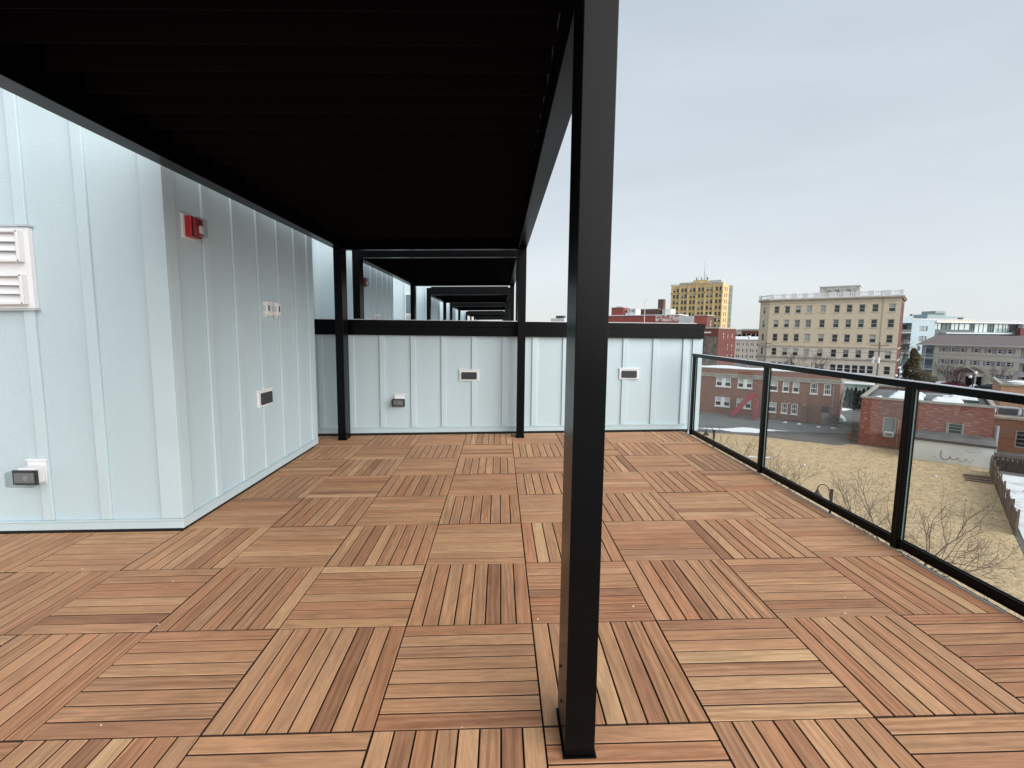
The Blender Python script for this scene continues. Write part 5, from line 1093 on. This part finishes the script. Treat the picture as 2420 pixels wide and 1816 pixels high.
MB().tube((0, 0, 0), (0, 0, 14), .12, .09, 6).build('lower_pole', M_OFFW, tl, frame=True)
def globes(x, y, hs, label):
    o = thing('globe_lamp', label, 'street lamp', (x, y, ZG)); MB().tube((0, 0, 0), (0, 0, max(h for _, h in hs)-.1), .06, .05, 8).build('pole', M_IRON, o, frame=True)
    for dx, h in hs:
        MB().tube((0, 0, h-.35), (dx, -dx, h-.2), .03, .03, 5).build('arm', M_IRON, o, frame=True); q = MB(); q.blob((dx, -dx, h), .17, .17, .17, 12, 8); q.build('globe', M_WHITE, o, frame=True, smooth=True)
globes(50.0, 57.3, [(.0, 7.95), (.10, 7.45), (-.16, 6.95)], 'lamp with three stacked white globes beside the evergreen')
globes(55.2, 52.9, [(.12, 7.75), (-.18, 7.25)], 'lamp with two white globes before the porch of the beige block')
def goose(x, y, h, label):
    o = thing('gooseneck_lamp', label, 'street lamp', (x, y, ZG), R_(-43), group='black gooseneck street lamps along the lawn')
    MB().tube((0, 0, 0), (0, 0, h-.02), .055, .045, 10).build('pole', M_IRON, o, frame=True); MB().tube((0, 0, 0), (0, 0, .5), .12, .08, 10).build('base', M_IRON, o, frame=True)
    MB().box(-.06, .06, -.03, .03, h-.55, h+.05).build('bracket', M_IRON, o, frame=True)
    P = [(-.10-.22+.22*math.cos(a), 0, h-.05+.24*math.sin(a)) for a in [math.pi*k/12 for k in range(13)]]
    MB().path([(-.05, 0, h-.4)]+P+[(-.54, 0, h-.1)], .022, 6).build('arm', M_IRON, o, frame=True)
    q = MB(); q.tube((-.54, 0, h-.22), (-.54, 0, h-.08), .09, .035, 12); q.tube((-.54, 0, h-.40), (-.54, 0, h-.22), .23, .09, 14); q.build('lamp_shade', M_IRON, o, frame=True)
    q = MB(); q.blob((-.54, 0, h-.43), .10, .10, .08, 10, 6); q.build('bulb_glass', M_CLEAR, o, frame=True); return o
goose(14.75, 18.9, 4.95, 'black gooseneck lamp left of the nearest railing post')
goose(14.9, 31.1, 5.15, 'black gooseneck lamp tiny behind the first glass panel')

# ------------------------------------------------------------------ parked cars and snow heaps by the beige block
def carpaint(n, c): return mat(n, c, .25, spec=.6)
M_TYRE = mat('tyre_rubber', (.02, .02, .02), .8); M_LAMP = mat('headlamp_glass', (.6, .6, .58), .2)
def car(x, y, rot, paint, label, suv=False, snowy=False):
    o = thing('parked_car', label, 'car', (x, y, ZG), rot, group='cars parked in front of the beige block'); hh = 1.72 if suv else 1.45; W = .9
    lowp = [(-2.25, .35), (2.2, .35), (2.28, .62), (2.15, .86), (1.15, 1.0), (-1.9, 1.02), (-2.2, .95), (-2.3, .6)]
    m = MB().prof(lowp, -W, W, 'y'); b = m.build('body', paint, o, bevel=.06, frame=True)
    cab = [(1.1, 1.0), (.35, hh), (-1.25 if not suv else -1.8, hh), (-1.95 if not suv else -2.1, 1.02)]
    m = MB(); n_ = 4; A = [(p[0], -W*.93 if p[1] < 1.1 else -W*.74, p[1]) for p in cab]; B = [(p[0], -q[1], p[1]) for p, q in zip(cab, A)]
    m.add(A+B, [(0,1,2,3), (7,6,5,4), (0,4,5,1), (1,5,6,2), (2,6,7,3)]); m.build('cabin_glass', M_PANE, o, frame=True)
    m = MB(); m.add([(.33, -W*.75, hh-.03), (.33, W*.75, hh-.03), (cab[2][0], W*.75, hh-.03), (cab[2][0], -W*.75, hh-.03), (.25, -W*.7, hh+.04), (.25, W*.7, hh+.04), (cab[2][0]+.08, W*.7, hh+.04), (cab[2][0]+.08, -W*.7, hh+.04)], [(0,1,5,4), (1,2,6,5), (2,3,7,6), (3,0,4,7), (4,5,6,7)]); m.build('roof', M_SNOW if snowy else paint, o, frame=True)
    for s_ in (-1, 1):
        for xx in (-1.4, 1.4):
            w_ = MB().tube((xx, s_*(W-.18), .33), (xx, s_*(W+.01), .33), .33, .33, 16).build('wheel', M_TYRE, o, frame=True); MB().tube((xx, s_*(W+.011), .33), (xx, s_*(W+.02), .33), .19, .17, 10).build('rim', M_METG, w_, frame=True)
        for yy, mt_ in ((2.2, M_LAMP), ): MB().box(yy-.02, yy+.05, s_*.62-.16, s_*.62+.16, .64, .80).build('headlight', mt_, o, frame=True)
        MB().box(-2.3, -2.24, s_*.66-.14, s_*.66+.14, .68, .86).build('tail_light', M_RED, o, frame=True)
        MB().box(.75, .95, s_*(W+.10)-.06, s_*(W+.10)+.06, .98, 1.1).build('mirror', paint, o, frame=True)
    return o
car(110.6, 117.6, R_(227), carpaint('charcoal_paint', (.06, .065, .07)), 'dark grey car facing the deck at the left end of the parked row', True)
car(109.0, 110.6, R_(137), carpaint('dark_red_paint', (.16, .02, .025)), 'dark red car half hidden behind the reddish bush')
car(110.2, 103.4, R_(130), carpaint('black_paint', (.015, .017, .02)), 'shiny black car in the parked row right of the red one')
car(111.8, 100.0, R_(130), carpaint('midnight_paint', (.02, .025, .045)), 'very dark blue car at the right end of the parked row', False)
for (x, y, a, b, h_, lb) in ((106.5, 121.6, 2.4, 1.5, 1.7, 'big snow heap between the evergreen and the grey car'), (109.0, 113.6, 1.9, 1.2, 1.0, 'low snow heap immediately right of the grey car'), (113.0, 106.0, 1.3, 1.0, 1.3, 'rounded snow heap behind the shiny black car'), (112.2, 108.6, 1.0, .8, .8, 'smallest snow heap beside the porch')):
    q = MB(); q.blob((x, y, ZG), a, b, h_, 16, 7, .09, half=True); tag(q.build('snow_heap', M_SNOW, smooth=True), lb, 'snow', 'snow heaps in the parking area')
